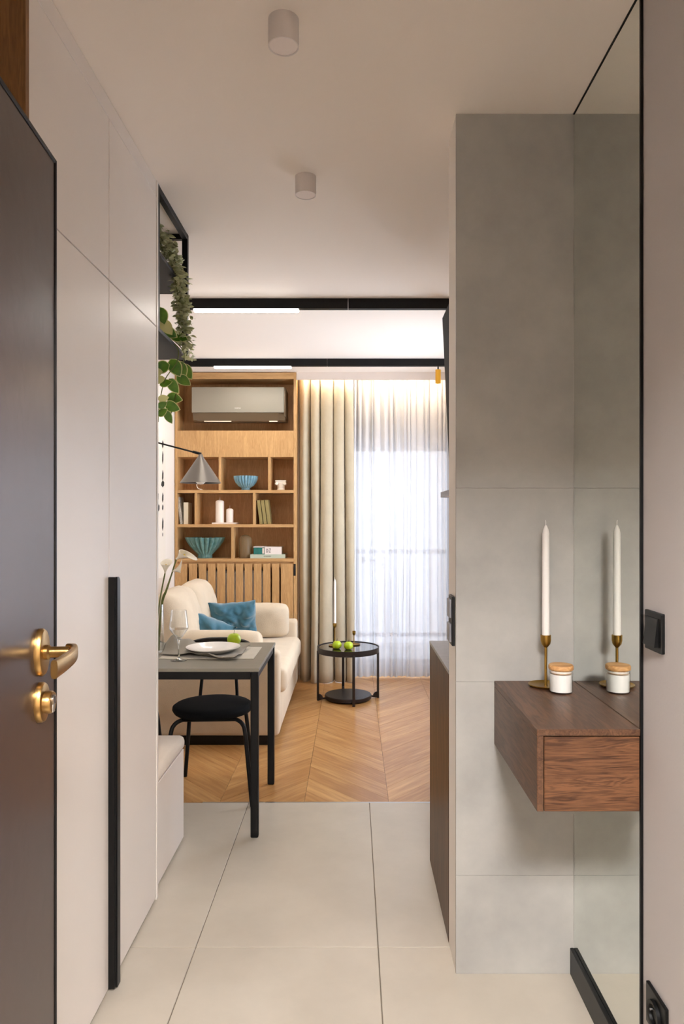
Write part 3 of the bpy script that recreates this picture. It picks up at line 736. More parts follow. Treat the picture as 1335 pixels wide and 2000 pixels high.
ac = thing('air_conditioner', (-.965, 6.15, 2.24), 'champagne grey split air conditioner in the top niche of the bookcase', 'air conditioner')
AX0, AX1, AZ0, AZ1 = -1.361, -.568, 2.242, 2.53
bm = BM(); prof = [(6.297, AZ0+.02), (6.297, AZ1-.004), (6.05, AZ1-.004), (6.035, AZ1-.012), (6.032, AZ0+.07), (6.06, AZ0+.012), (6.09, AZ0)]
prism(bm, prof, AX1-AX0-.012, Matrix(((0, 0, 1, AX0+.006), (1, 0, 0, 0), (0, 1, 0, 0), (0, 0, 0, 1)))); obj('casing', bm, M['acdark'], ac)
bm = BM(); box(bm, AX0, AX1-.012, 6.016, 6.0315, AZ0+.072, AZ1, .006, 3); obj('front_cover', bm, M['acbody'], ac, smooth=40)
bm = BM(); box(bm, AX1-.0115, AX1, 6.02, 6.28, AZ0+.04, AZ1-.004, .004, 2); obj('end_cap', bm, M['acdark'], ac, smooth=40)
bm = BM(); prism(bm, [(6.024, AZ0+.069), (6.030, AZ0+.069), (6.062, AZ0+.006), (6.056, AZ0+.006)], AX1-AX0-.10, Matrix(((0, 0, 1, AX0+.04), (1, 0, 0, 0), (0, 1, 0, 0), (0, 0, 0, 1)))); obj('air_flap', bm, M['acdark'], ac)
obj('outlet_lip', B(AX0+.10, AX0+.33, 6.05, 6.056, AZ0-.002, AZ0+.006), M['bookcream'], ac); obj('outlet_lip', B(AX1-.14, AX1-.07, 6.05, 6.056, AZ0-.002, AZ0+.006), M['bookcream'], ac)
text('logo', 'rotenso', .017, M['china'], ac, Matrix.Translation((-.972, 6.0155, 2.352)) @ Matrix.Rotation(PI/2, 4, 'X'))

# things on the shelves
def bowl(name, c, R, h, foot, m, label, nf, amp, p1, p2, p3):
    t = thing(name, c, label, 'bowl'); bm = BM(); seg = nf*8
    pf = [(0, 0), (foot*.95, 0), (foot, h*.06), (foot*.93, h*.16), (R*p1, h*.30), (R*p2, h*.55), (R*p3, h*.8), (R, h), (R*.965, h*1.0), (R*(p3-.04), h*.8), (R*(p2-.06), h*.5), (foot*.9, h*.26), (0, h*.22)]
    def md(a_, k):
        amt = [0, 0, .2, .4, .8, 1, 1, 1, 1, .9, .8, .3, 0][k]
        return 1+amp*amt*(abs(math.cos(nf*a_/2))-.6)
    lathe(bm, pf, seg, c, mod=md); obj('bowl_body', bm, m, t, smooth=60)
bowl('bowl', ((479.5-688)*6.13/1389, 6.14, SH[0]+.0003), .100, .122, .038, M['blue'], 'sky-blue fluted ceramic bowl on the top shelf of the bookcase', 22, .15, .62, .86, .97)
bowl('bowl', ((400-688)*6.15/1389, 6.16, SH[2]+.0003), .160, .178, .062, M['tealglaze'], 'large teal scalloped ceramic bowl on the lowest shelf of the bookcase', 20, .20, .50, .74, .91)
# column-capital pot
c = ((548.5-688)*6.14/1389, 6.14, SH[0]+.0003)
cp = thing('capital_ornament', c, 'small white plaster ornament shaped like a column capital on the top shelf', 'ornament'); x, y, z = c
bm = BM(); lathe(bm, [(0, 0), (.034, 0), (.034, .010), (.031, .014), (.034, .045), (.040, .06), (0, .06)], 24, c); obj('shaft', bm, M['plaster'], cp, smooth=40)
bm = BM(); box(bm, x-.046, x+.046, y-.04, y+.04, z+.072, z+.085, .002); obj('abacus', bm, M['plaster'], cp)
for s in (-1, 1):
    bm = BM(); t = bmesh.new(); lathe(t, [(0, -.04), (.010, -.04), (.015, -.034), (.013, 0), (.015, .034), (.010, .04), (0, .04)], 20); merge(bm, t, Matrix.Translation((x+s*.034, y, z+.058)) @ Matrix.Rotation(PI/2, 4, 'X')); obj('volute', bm, M['plaster'], cp, smooth=40)
bm = BM(); box(bm, x-.034, x+.034, y-.036, y+.036, z+.055, z+.0725, .004); obj('neck', bm, M['plaster'], cp)
# ornament loop below the lamp
bm = BM(); zc = SH[0]
ox = (389-688)*6.14/1389
tube(bm, curve([(ox-.014, 6.12, zc+.062), (ox-.018, 6.12, zc+.04), (ox-.008, 6.12, zc+.018), (ox+.012, 6.12, zc+.009), (ox+.03, 6.12, zc+.006)], 6), [.004]*25, 8)
tag(obj('ornament', bm, M['plaster'], smooth='all'), 'small white curled ornament on the top shelf below the lamp shade', 'ornament')

def book(name, x0, th, dep, h, zb, tilt, mc, label, group=None, y=6.085, mp=None):
    """standing book: spine to the viewer; tilt about Y (radians, + leans top to the left)"""
    t = thing(name, (x0, y, zb), label, 'book', group)
    mx = Matrix.Translation((x0, y, zb)) @ Matrix.Rotation(-tilt, 4, 'Y')
    bm = BM(); box(bm, 0, .003, 0, dep, 0, h); box(bm, th-.003, th, 0, dep, 0, h); box(bm, .003, th-.003, 0, .003, 0, h); bm.transform(mx); obj('cover', bm, mc, t)
    bm = BM(); box(bm, .003, th-.003, .003, dep-.004, .003, h-.003); bm.transform(mx); obj('pages', bm, mp or M['bookcream'], t)
    return t
z2 = SH[1]+.0004
xb = lambda px, Y=6.09: (px-688)*Y/1389
book('book', xb(352.0), .020, .15, .232, z2, .125, M['bookspeck'], 'thin speckled white book leaning left on the middle shelf', 'pale books on the middle shelf')
bk2 = book('book', xb(358.6), .038, .155, .186, z2, .0, M['bookcream'], 'thick cream book upright beside the speckled one on the middle shelf', 'pale books on the middle shelf', mp=M['bookpages'])
for i, (px, hh) in enumerate([(507.2, .205), (514.9, .205), (522.6, .207)]):
    book('book', xb(px), .0275, .14, hh, z2, .125, M['bookgreen'], ['olive-green book, leftmost of the three leaning together', 'olive-green book in the middle of the three leaning together', 'olive-green book, rightmost of the three leaning together'][i], 'olive books on the middle shelf', mp=M['bookgreen'])
bm = BM(); box(bm, xb(414), xb(461), 6.07, 6.21, z2, z2+.014, .003); tag(obj('tray', bm, M['waxpink']), 'small cream tray under the two pillar candles', 'tray')
def pillar(px, r, h, label):
    cx = xb(px, 6.13); t = thing('pillar_candle', (cx, 6.13, z2+.0145), label, 'candle', 'pillar candles on the tray'); bm = BM()
    lathe(bm, [(0, 0), (r, 0), (r, h-.012), (r*.9, h-.004), (r*.4, h+.003), (0, h+.004)], 36, (cx, 6.13, z2+.0145)); obj('wax', bm, M['waxpink'], t, smooth=50)
    bm = BM(); tube(bm, [(cx, 6.13, z2+.0145+h), (cx+.001, 6.13, z2+.0145+h+.028)], .0014, 6); obj('wick', bm, M['waxpink'], t)
pillar(429, .036, .190, 'tall ivory pillar candle on the cream tray'); pillar(448.5, .030, .118, 'short ivory pillar candle on the cream tray')
z3 = SH[2]+.0004
dg = thing('glass_dome', (xb(479, 6.15), 6.15, z3), 'smoky ribbed glass dome vase on the lowest bookcase shelf', 'vase')
bm = BM(); lathe(bm, [(0, 0), (.052, 0), (.054, .006), (.054, .15), (.05, .172), (.036, .19), (.015, .199), (0, .20)], 64, (xb(479, 6.15), 6.15, z3), mod=lambda a_, k: 1+.02*math.cos(16*a_)); obj('dome', bm, M['domeglass'], dg, smooth=60)
fb = thing('book', (xb(522), 6.15, z3), 'flat pale green book lying at the bottom of the small stack', 'book', 'stacked books on the lowest shelf')
X0, X1 = xb(488.5), xb(557)
bm = BM(); box(bm, X0, X1, 6.085, 6.27, z3, z3+.003); box(bm, X0, X1, 6.085, 6.27, z3+.030, z3+.033); box(bm, X0, X1, 6.085, 6.088, z3+.003, z3+.030); obj('cover', bm, M['bookpale'], fb)
obj('pages', B(X0+.003, X1-.003, 6.088, 6.266, z3+.003, z3+.030), M['bookcream'], fb)
text('spine_title', 'GARDEN', .016, M['ink'], fb, Matrix.Translation((xb(522), 6.0845, z3+.0165)) @ Matrix.Rotation(PI/2, 4, 'X'))
z4 = z3+.0335
wb = thing('book', (xb(532), 6.15, z4), 'thick white book with dark lettering on the flat pale green one', 'book', 'stacked books on the lowest shelf')
X0, X1 = xb(516.5), xb(549.5)
bm = BM(); box(bm, X0, X1, 6.09, 6.25, z4, z4+.003); box(bm, X0, X1, 6.09, 6.25, z4+.061, z4+.064); box(bm, X0, X1, 6.09, 6.093, z4+.003, z4+.061); obj('cover', bm, M['bookwhite'], wb)
obj('pages', B(X0+.002, X1-.002, 6.093, 6.246, z4+.003, z4+.061), M['bookcream'], wb)
text('spine_title', 'BIB', .026, M['ink'], wb, Matrix.Translation((xb(521.0), 6.0895, z4+.032)) @ Matrix.Rotation(PI/2, 4, 'X') @ Matrix.Rotation(-PI/2, 4, 'Z'))
text('spine_title', 'PLA', .026, M['ink'], wb, Matrix.Translation((xb(526.2), 6.0895, z4+.032)) @ Matrix.Rotation(PI/2, 4, 'X') @ Matrix.Rotation(-PI/2, 4, 'Z'))
tb_ = thing('box', (xb(505), 6.15, z4), 'small teal and white box on the pale green book left of the white book', 'box')
X0, X1 = xb(494.5), xb(516)-.001
obj('box_body', B(X0, X1, 6.10, 6.24, z4, z4+.058, .002), M['bookteal'], tb_); obj('box_lid', B(X0-.002, X1, 6.097, 6.243, z4+.0585, z4+.067, .001), M['bookwhite'], tb_)
obj('label_panel', B(X1-.018, X1-.002, 6.0985, 6.0995, z4+.006, z4+.054), M['bookwhite'], tb_)

# ================================================================== SOFA AND CUSHIONS
SY0, SY1, SXB, SXF = 4.43, 5.95, -1.505, -.456
sf = thing('sofa', (-1.0, 5.2, 0), 'cream linen two-seat sofa along the left wall beneath the lamp', 'sofa')
obj('base', B(SXB, SXF-.005, SY0+.10, SY1-.10, .06, .30, .012, 3), M['sofa'], sf, smooth=50)
for ya, yb in ((SY0, SY0+.115), (SY1-.115, SY1)):
    bm = BM(); box(bm, SXB, SXF, ya, yb, .055, .585, .028, 4); obj('arm', bm, M['sofa'], sf, smooth=50)
obj('back', B(SXB, SXB+.17, SY0+.11, SY1-.11, .06, .76, .03, 4), M['sofa'], sf, smooth=50)
bm = BM(); box(bm, SXB+.16, SXF+.035, SY0+.118, SY1-.118, .29, .455, .05, 5)
obj('seat_cushion', bm, M['sofa'], sf, smooth=60)
obj('plinth', B(SXB+.02, SXF-.05, SY0+.012, SY1-.04, 0, .058), M['blackp'], sf)
for i, (ya, lab) in enumerate(((4.90, 'cream back cushion leaning on the sofa, the one nearer the table'), (5.50, 'cream back cushion leaning on the sofa, the one nearer the bookcase'))):
    bm = BM(); pillow(bm, .62, .50, .25, TR((-1.19, ya, .695), rx=0, rz=PI/2) @ Matrix.Rotation(-.22, 4, 'X'), .004, i*5, 20, .03)
    tag(obj('back_cushion', bm, M['sofa'], smooth='all'), lab, 'cushion', 'back cushions of the sofa')
bm = BM(); pillow(bm, .50, .29, .16, TR((-.76, 5.74, .598), rx=.22), .004, 3, 24, .02)
tag(obj('cushion', bm, M['sofa'], smooth='all'), 'cream cushion leaning on the far sofa arm by the curtain', 'cushion')
bm = BM(); pillow(bm, .66, .25, .17, TR((-.92, 4.68, .555), rx=-.18), .004, 8, 24, .02)
tag(obj('cushion', bm, M['sofa'], smooth='all'), 'cream bolster cushion on the near sofa arm just behind the dining table', 'cushion')
bm = BM(); pillow(bm, .37, .36, .14, TR((-.905, 5.42, .622), rx=.30, ry=-.05, rz=.1), .019, 21, 36, .10)
tag(obj('cushion', bm, M['teal'], smooth='all'), 'crumpled teal velvet cushion standing against the far cream cushion', 'cushion', 'teal cushions')
bm = BM(); pillow(bm, .38, .34, .14, TR((-1.055, 5.00, .580), rx=.35, ry=.40, rz=.25), .017, 33, 36, .10)
tag(obj('cushion', bm, M['teal'], smooth='all'), 'teal velvet cushion slumped lower left beside the crumpled one', 'cushion', 'teal cushions')

# ================================================================== COFFEE TABLE
CX, CY = -.034, 5.58
ct = thing('coffee_table', (CX, CY, 0), 'round black side table with dark glass top before the voile curtain', 'table')
bm = BM(); lathe(bm, [(.236, .372), (.243, .372), (.243, .414), (.236, .414)], 64, (CX, CY, 0), cap=False); t = [e for e in bm.edges if e.is_boundary]; bmesh.ops.bridge_loops(bm, edges=t); bmesh.ops.recalc_face_normals(bm, faces=bm.faces[:]); obj('rim', bm, M['tabledark'], ct, smooth=40)
bm = BM(); lathe(bm, [(0, .398), (.2355, .398), (.2355, .409), (0, .409)], 64, (CX, CY, 0)); obj('glass_top', bm, M['smoked'], ct, smooth=40)
bm = BM(); lathe(bm, [(0, .008), (.176, .008), (.182, .012), (.182, .036), (.178, .04), (0, .04)], 64, (CX, CY, 0)); obj('base_disc', bm, M['tabledark'], ct, smooth=40)
for k in range(4):
    bm = BM(); a_ = .18+k*PI/2
    box(bm, .231, .247, -.010, .010, 0, .385, .002)
    # curved foot joining the base disc
    poly = [(.18, .012), (.24, 0), (.24, .05)] + [(.235-.035*math.sin(t*PI/10), .05-.03*(1-math.cos(t*PI/10))) for t in range(1, 6)] + [(.18, .022)]
    prism(bm, poly, .012, Matrix(((1, 0, 0, 0), (0, 0, 1, -.006), (0, 1, 0, 0), (0, 0, 0, 1))))
    bm.transform(Matrix.Translation((CX, CY, 0)) @ Matrix.Rotation(a_, 4, 'Z')); obj('leg', bm, M['tabledark'], ct, smooth=30)
def holder(loc, hc, rb, rc, rs, hcup, label, m=None):
    m = m or M['gold']
    t = thing('candle_holder', loc, label, 'candle holder', None)
    bm = BM(); lathe(bm, [(0, 0), (rb*.86, 0), (rb, .006), (rb*.97, .0075), (rb*.84, .003), (0, .0025)], 48, loc); obj('base_plate', bm, m, t, smooth=40)
    bm = BM(); lathe(bm, [(rs*1.3, .0026), (rs, .008), (rs, hc), (0, hc)], 16, loc); obj('stem', bm, m, t, smooth=40)
    bm = BM(); lathe(bm, [(0, hc-.002), (rs*1.1, hc-.002), (rc*.85, hc+hcup*.25), (rc, hc+hcup*.55), (rc, hc+hcup), (rc*.8, hc+hcup), (rc*.78, hc+hcup*.4), (0, hc+hcup*.35)], 28, loc); obj('cup', bm, m, t, smooth=40)
    return t
def taper(loc, r, h, label, r2=None):
    t = thing('taper_candle', loc, label, 'candle'); bm = BM(); r2 = r2 or r*.82
    lathe(bm, [(0, 0), (r, 0), (r2, h-.028), (r2*.8, h-.016), (r2*.3, h-.004), (0, h-.002)], 28, loc); obj('wax', bm, M['wax'], t, smooth=50)
    bm = BM(); x, y, z = loc; tube(bm, [(x, y, z+h-.004), (x, y, z+h+.006), (x-.001, y, z+h+.012)], .0012, 6); obj('wick', bm, M['wax'], t); return t
TZ = .4092
hx, hy_ = (653.5-688)*5.62/1389, 5.62
holder((hx, hy_, TZ), .145, .050, .015, .0035, .036, 'tall gold candle holder with white taper on the round side table')
taper((hx, hy_, TZ+.145+.036*.36), .0105, .372, 'slim white taper candle in the holder on the round side table')
holder((.012, 5.67, TZ), .075, .050, .0135, .0035, .036, 'short empty gold candle holder on the round side table')
apple(((657.5-688)*5.5/1389, 5.50, TZ), 'left green apple on the round side table', .036)
apple(((680-688)*5.47/1389, 5.47, TZ), 'right green apple on the round side table', .036)

# ================================================================== CURTAINS
def drape(name, x0, x1, yc, z0, z1, folds, amp, m, label, seed, nu, flare=0.0, thick=.002, sag=.0, pw_=1.4):
    rnd = random.Random(seed); ks = [0]
    for i in range(folds): ks.append(ks[-1]+rnd.uniform(.55, 1.5))
    ks = [k/ks[-1] for k in ks]; am = [rnd.uniform(.65, 1.25) for _ in range(folds)]; sk = [rnd.uniform(-.25, .25) for _ in range(folds)]
    def f(u, v):
        i = max(j for j in range(folds) if ks[j] <= u+1e-9); t = (u-ks[i])/(ks[i+1]-ks[i]) if ks[i+1] > ks[i] else 0
        wv = .5-.5*math.cos(2*PI*t)
        wv = abs(math.sin(PI*t))**pw_
        low = 1-v
        A = amp*am[i]*(.62+.5*low)
        y = yc-A*wv*1.0+A*.5
        y += amp*.16*math.sin(7*u*folds*.3+3*low+seed)*low
        xc = (x0+x1)/2; xx = x0+(x1-x0)*u
        xx += sk[i]*(ks[i+1]-ks[i])*(x1-x0)*math.sin(2*PI*t)*.9
        xx = xc+(xx-xc)*(1+flare*(low-.5)) + .012*math.sin(low*3+u*9+seed)*low
        return (xx, y, z0+(z1-z0)*v - sag*wv*(low**8))
    bm = sheet(BM(), f, nu, 26); o = obj(name, bm, m, smooth='all')
    if thick: s = o.modifiers.new('thick', 'SOLIDIFY'); s.thickness = thick; s.offset = 0
    tag(o, label, 'curtain'); return o
drape('curtain', -.470, .012, 6.215, .004, 2.76, 5, .17, M['curtain'], 'heavy beige linen curtain drawn aside between bookcase and voile', 4, 220, .05, .002, 0, .55)
drape('voile_curtain', -.06, .935, 6.33, .012, 2.76, 19, .05, M['sheer'], 'sheer white floor-length voile curtain over the balcony window', 9, 300, 0, 0)
obj_ = thing('curtain_rail', (.2, 6.27, 2.76), 'white curtain rail hidden in the ceiling recess above the voile', 'rail')
obj('rail', B(-.47, .94, 6.205, 6.225, 2.762, 2.785), M['lampwhite'], obj_); obj('rail', B(-.47, .94, 6.32, 6.34, 2.762, 2.785), M['lampwhite'], obj_)
cv = thing('led_strip', (.2, 6.1, 2.64), 'warm led strip tucked behind the pelmet lighting the curtain tops', 'lamp')
obj('led_profile', B(-.46, .93, 6.081, 6.091, 2.655, 2.668), M['steel'], cv); obj('led_diffuser', B(-.455, .925, 6.0912, 6.0982, 2.650, 2.670), M['ledc'], cv)

# ================================================================== CEILING LIGHTS, TRACKS
for px, Y, lab in ((553.5, 1.79, 'white cylindrical ceiling spotlight nearest the entrance, the larger-looking one'), (596.5, 2.61, 'white cylindrical ceiling spotlight farther in, the smaller-looking one')):
    X = (px-688)*Y/1389; t = thing('ceiling_light', (X, Y, CEIL-.068), lab, 'lamp', 'cylindrical ceiling spotlights')
    bm = BM(); lathe(bm, [(.0355, -.068), (.0385, -.068), (.0385, -.0002), (0, -.0002)], 48, (X, Y, CEIL), cap=False)
    lathe(bm, [(.0355, -.068), (.0355, -.060), (0, -.060)], 48, (X, Y, CEIL), cap=False); obj('housing', bm, M['lampwhite'], t, smooth=40)
    bm = BM(); lathe(bm, [(0, -.066), (.0352, -.066), (.0352, -.0605), (0, -.0605)], 48, (X, Y, CEIL)); obj('diffuser', bm, M['lampglass'], t, smooth=40)
def track(Y, x0, x1, lx0, lx1, spx, label, slabel, m):
    t = thing('track_light', ((x0+x1)/2, Y, CEIL-.06), label, 'lamp', 'black ceiling light tracks')
    xm = lx1+.28
    obj('rail', B(x0, xm-.0008, Y, Y+.036, CEIL-.058, CEIL-.0003, .001, 1), M['black'], t); obj('rail', B(xm+.0008, x1, Y, Y+.036, CEIL-.058, CEIL-.0003, .001, 1), M['black'], t)
    obj('lens', B(lx0, lx1, Y-.0005, Y+.0365, CEIL-.0695, CEIL-.0585, .003, 2), M['ledlens'], t, label='glowing white diffuser')
    obj('led_diffuser', B(lx0+.004, lx1-.004, Y+.003, Y+.033, CEIL-.0708, CEIL-.0697), m, t, label='bright underside of the diffuser')
    s = thing('spotlight', (spx, Y+.018, CEIL-.19), slabel, 'lamp', 'gold track spotlights')
    bm = BM(); lathe(bm, [(0, -.085), (.006, -.085), (.006, -.058), (0, -.058)], 12, (spx, Y+.018, CEIL)); obj('joint', bm, M['black'], s, smooth=40)
    bm = BM(); lathe(bm, [(.020, -.190), (.0215, -.190), (.0215, -.084), (0, -.084)], 32, (spx, Y+.018, CEIL), cap=False); lathe(bm, [(.020, -.190), (.019, -.17), (0, -.17)], 32, (spx, Y+.018, CEIL), cap=False); obj('barrel', bm, M['goldpaint'], s, smooth=40)
track(4.04, -.935, .93, -.905, -.305, .545, 'black ceiling track nearer the hall with a glowing linear lamp', 'gold cylinder spotlight on the nearer track above the television', M['led'])
track(5.55, -1.40, .93, -1.083, -.478, (855-688)*5.57/1389, 'black ceiling track nearer the window with a glowing linear lamp', 'gold cylinder spotlight on the farther track before the voile', M['led2'])

# ================================================================== WALL LAMP AND ART
wl = thing('wall_lamp', (-1.505, 4.6, 1.9), 'grey cone-shaded swing-arm wall lamp in front of the bookcase', 'lamp')
bm = BM(); t = bmesh.new(); lathe(t, [(0, 0), (.05, 0), (.05, .018), (0, .018)], 32); merge(bm, t, Matrix.Translation((-1.5148, 4.6, 1.968)) @ Matrix.Rotation(PI/2, 4, 'Y')); obj('wall_plate', bm, M['black'], wl, smooth=40)
ap_ = P(391.5, 886, 4.6)
bm = BM(); tube(bm, [(-1.50, 4.6, 1.968), tuple(ap_+Vector((-.045, 0, .010)))], .0055, 10); tube(bm, [tuple(ap_+Vector((-.05, 0, .012))), tuple(ap_+Vector((.004, 0, -.002)))], .009, 10); obj('arm', bm, M['black'], wl, smooth=40)
bm = BM(); lathe(bm, [(.012, -.004), (.016, -.018), (.131, -.190), (.1295, -.1905), (.014, -.02), (.010, -.006)], 48, tuple(ap_)); obj('lamp_shade', bm, M['shade'], wl, smooth=40)
bm = BM(); lathe(bm, [(.0105, -.03), (.123, -.1865), (.1225, -.187), (.010, -.031)], 48, tuple(ap_)); obj('shade_lining', bm, M['shadein'], wl, smooth=40)
bm = BM(); lathe(bm, [(0, -.200), (.018, -.197), (.030, -.185), (.034, -.17), (.030, -.15), (.014, -.12), (.012, -.03), (0, -.03)], 28, tuple(ap_)); obj('bulb', bm, M['bulb'], wl, smooth='all')
ar = thing('wall_art', (XL, 5.3, .95), 'pale botanical print with dark leaf marks on the left wall by the bookcase', 'picture')
obj('canvas', B(XL+.001, XL+.018, 4.9, 5.70, .95, 2.05, .001, 1), M['art'], ar)
rr = random.Random(3)
for (py, hgt, wid) in [(868, 16, .05), (894, 26, .04), (929, 22, .045), (945, 14, .09), (972, 20, .045), (991, 12, .04), (1024, 26, .045), (1044, 8, .02)]:  # the widest mark stands in for the rim of a second lamp shade
    cz = H-(py-1015)*5.62/1389
    bm = BM(); hh = hgt*5.62/1389/2
    prism(bm, [(-hh, 0), (-hh*.4, wid*.45), (hh*.5, wid*.5), (hh, .0), (hh*.3, -wid*.4), (-hh*.5, -wid*.5)], .0008, Matrix(((0, 0, 1, XL+.0181), (0, 1, 0, 5.612), (1, 0, 0, cz), (0, 0, 0, 1))))
    obj('leaf_mark', bm, M['artink'], ar)
for i in range(26):
    bm = BM(); hh = rr.uniform(.02, .05); wid = rr.uniform(.03, .08); cy = rr.uniform(5.0, 5.5); cz = rr.uniform(1.1, 1.95)
    prism(bm, [(-hh, 0), (-hh*.4, wid*.45), (hh*.5, wid*.5), (hh, .0), (hh*.3, -wid*.4), (-hh*.5, -wid*.5)], .0008, Matrix(((0, 0, 1, XL+.0181), (0, 1, 0, cy), (1, 0, 0, cz), (0, 0, 0, 1))))
    obj('leaf_mark', bm, M['artink'], ar)

# ================================================================== RIGHT SIDE: CABINET, TV, SHELF, MIRROR, CONSOLE
kc = thing('cabinet', (.63, 2.65, 0), 'dark walnut base cabinet with thin stone worktop behind the grey tiled wall', 'cabinet')
obj('side_panel', B(.3195, .338, 2.366, 2.94, 0, .893, .001, 1), M['walnutz'], kc); obj('body', B(.3385, .945, 2.368, 2.92, .06, .893), M['walnutz'], kc); obj('front_panel', B(.339, .945, 2.9205, 2.939, .06, .890, .001, 1), M['walnutz'], kc)
obj('kickboard', B(.3385, .945, 2.38, 2.89, 0, .059), M['blackp'], kc)
obj('worktop', B(.3185, .948, 2.365, 2.945, .8935, .906, .001, 1), M['worktop'], kc)
so_ = thing('wall_socket', (.315, 2.255, 1.1), 'black two-gang wall socket on the end of the grey tiled wall', 'socket')
obj('plate', B(.3105, .3202, 2.222, 2.298, 1.012, 1.166, .0015, 2), M['blackp'], so_)
for z in (1.022, 1.098): obj('insert', B(.3035, .3108, 2.232, 2.288, z, z+.058, .002, 2), M['greymetal'], so_)
tv = thing('television', (.47, 3.0, 1.7), 'thin black television tilted forward on an arm above the walnut cabinet', 'television')
far = 3.60
pt, pb = P(863, 620, far), P(876.5, 908, far)
hh = (pt-pb).length; ang = math.atan2(pt.x-pb.x, pt.z-pb.z)
TM = Matrix.Translation((pb.x, far, pb.z)) @ Matrix.Rotation(ang, 4, 'Y')
bm = BM(); box(bm, .004, .040, -1.15, 0, 0, hh, .003); bm.transform(TM); obj('case', bm, M['tvback'], tv)
bm = BM(); box(bm, -.0002, .0045, -1.145, -.005, .005, hh-.005, .001, 1); bm.transform(TM); obj('screen', bm, M['screen'], tv)
bm = BM(); box(bm, .04, .06, -.75, -.45, .2, .5, .003); bm.transform(TM); obj('mount_plate', bm, M['black'], tv)
bm = BM(); tube(bm, [(pb.x+.05, far-.6, pb.z+.35), (.80, far-.5, pb.z+.36), (.948, far-.6, pb.z+.36)], .018, 10); box(bm, .938, .9495, far-.75, far-.45, pb.z+.2, pb.z+.52); obj('wall_arm', bm, M['black'], tv)
ws = thing('wall_shelf', (.7, 3.3, 1.52), 'small white floating shelf with grey front edge below the television', 'shelf')
obj('board', B(.452, .949, 2.97, 3.596, 1.521, 1.546), M['whiteboard'], ws); obj('front_edge', B(.446, .4518, 2.97, 3.60, 1.519, 1.546), M['greymetal'], ws); obj('end_edge', B(.452, .949, 3.5965, 3.60, 1.519, 1.546), M['greymetal'], ws)

mi = thing('mirror', (XM, 1.95, 0), 'floor-to-ceiling frameless mirror with black edge on the right wall', 'mirror')
obj('glass', B(XM, XM+.003, 1.697, 2.2025, .0, CEIL-.001), M['mirror'], mi); obj('backing', B(XM+.0031, XH-.0002, 1.697, 2.2025, .0, CEIL-.001), M['blackp'], mi)
obj('edge_profile', B(XM-.001, XH-.0002, 1.690, 1.6968, 0, CEIL-.001), M['blackp'], mi, label='black edge strip')
obj('top_profile', B(XM-.0025, XM-.0001, 1.697, 2.2025, CEIL-.0035, CEIL-.001), M['blackp'], mi, label='thin black strip along the ceiling')

cs = thing('floating_console', (.56, 1.95, .71), 'walnut floating drawer console mounted against the mirror', 'console')
CX0, CX1, CY0, CY1, CZ0, CZ1 = .4385, XM-.0008, 1.692, 2.2022, .712, .908
obj('top_panel', B(CX0, CX1, CY0, CY1, CZ1-.016, CZ1, .0012, 1), M['walnut'], cs)
obj('side_panel', B(CX0, CX0+.016, CY0, CY1, CZ0, CZ1-.0165, .0012, 1), M['walnut'], cs); obj('side_panel', B(CX1-.012, CX1, CY0+.016, CY1, CZ0, CZ1-.0165), M['walnut'], cs)
obj('bottom_panel', B(CX0+.0165, CX1-.0125, CY0+.02, CY1, CZ0, CZ0+.014), M['walnut'], cs)
obj('back_panel', B(CX0+.0165, CX1-.0125, CY1-.012, CY1-.001, CZ0+.0145, CZ1-.0165), M['walnut'], cs)
obj('drawer', B(CX0+.018, CX1-.001, CY0+.001, CY0+.018, CZ0, CZ1-.0185, .0012, 1), M['walnutx'], cs)
KZ = CZ1+.0002
holder((.5785, 2.13, KZ), .118, .052, .0155, .0042, .036, 'brass candle holder on the walnut console holding the tall white taper')
taper((.5785, 2.13, KZ+.118+.036*.36), .0112, .355, 'tall white taper candle standing on the walnut console', .0104)
jr = thing('candle_jar', (.6025, 2.057, KZ), 'small white jar candle with wooden lid on the walnut console', 'candle')
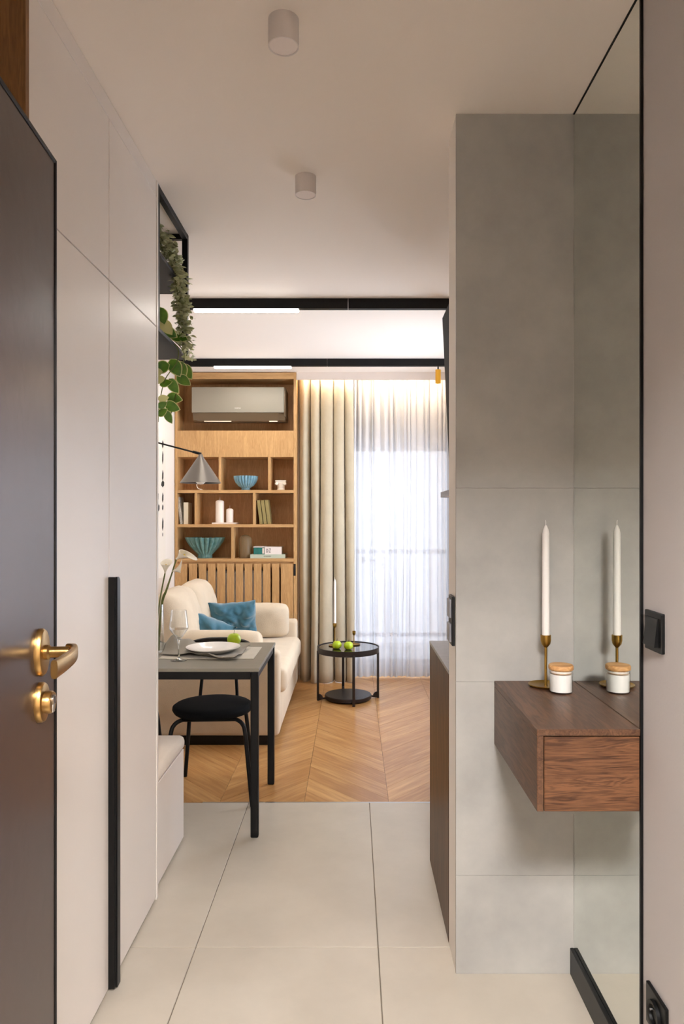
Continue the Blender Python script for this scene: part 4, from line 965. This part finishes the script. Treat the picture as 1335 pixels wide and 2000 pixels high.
bm = BM(); lathe(bm, [(0, 0), (.031, 0), (.0338, .004), (.0338, .062), (.0325, .066), (.0305, .066), (.0305, .062), (.0318, .058), (.0318, .004), (0, .003)], 40, (.6025, 2.057, KZ)); obj('glass_body', bm, M['clear'], jr, smooth=50)
bm = BM(); lathe(bm, [(0, .0032), (.0312, .0045), (.0314, .053), (0, .054)], 40, (.6025, 2.057, KZ)); obj('wax', bm, M['wax'], jr, smooth=50)
bm = BM(); lathe(bm, [(0, .0562), (.0296, .0562), (.0296, .0668), (.0345, .0668), (.0352, .069), (.0352, .077), (.033, .080), (0, .081)], 40, (.6025, 2.057, KZ)); obj('lid', bm, M['cork'], jr, smooth=40, label='light wooden lid')
bm = BM(); lathe(bm, [(.0297, .0575), (.0306, .059), (.0306, .062), (.0297, .0635)], 32, (.6025, 2.057, KZ), cap=False); obj('seal_ring', bm, M['waxpink'], jr, smooth=50)

sw = thing('light_switch', (XH, 1.62, 1.15), 'black square light switch on the right wall beside the mirror', 'switch')
obj('plate', B(XH-.009, XH-.0002, 1.572, 1.662, 1.108, 1.198, .002, 2), M['blackp'], sw)
bm = BM(); prism(bm, [(XH-.0085, 1.121), (XH-.019, 1.121), (XH-.0115, 1.185), (XH-.0085, 1.185)], .062, Matrix(((1, 0, 0, 0), (0, 0, -1, 1.648), (0, 1, 0, 0), (0, 0, 0, 1)))); obj('rocker', bm, M['blackp'], sw)
sk = thing('wall_socket', (XH, 1.6, .29), 'black single power socket low on the right wall', 'socket')
obj('plate', B(XH-.009, XH-.0002, 1.553, 1.655, .243, .336, .002, 2), M['blackp'], sk)
bm = BM(); t = bmesh.new(); lathe(t, [(.020, .002), (.022, .010), (.027, .0115), (.030, .0115), (.030, 0)], 32, cap=False); merge(bm, t, Matrix.Translation((XH-.008, 1.604, .29)) @ Matrix.Rotation(-PI/2, 4, 'Y') @ Matrix.Translation((0, 0, -.003))); obj('outlet_ring', bm, M['black'], sk, smooth=40)
bm = BM(); t = bmesh.new(); lathe(t, [(0, 0), (.0025, 0), (.0025, .012), (0, .012)], 12); merge(bm, t, Matrix.Translation((XH-.0085, 1.604, .303)) @ Matrix.Rotation(-PI/2, 4, 'Y')); obj('earth_pin', bm, M['steel'], sk, smooth=40)
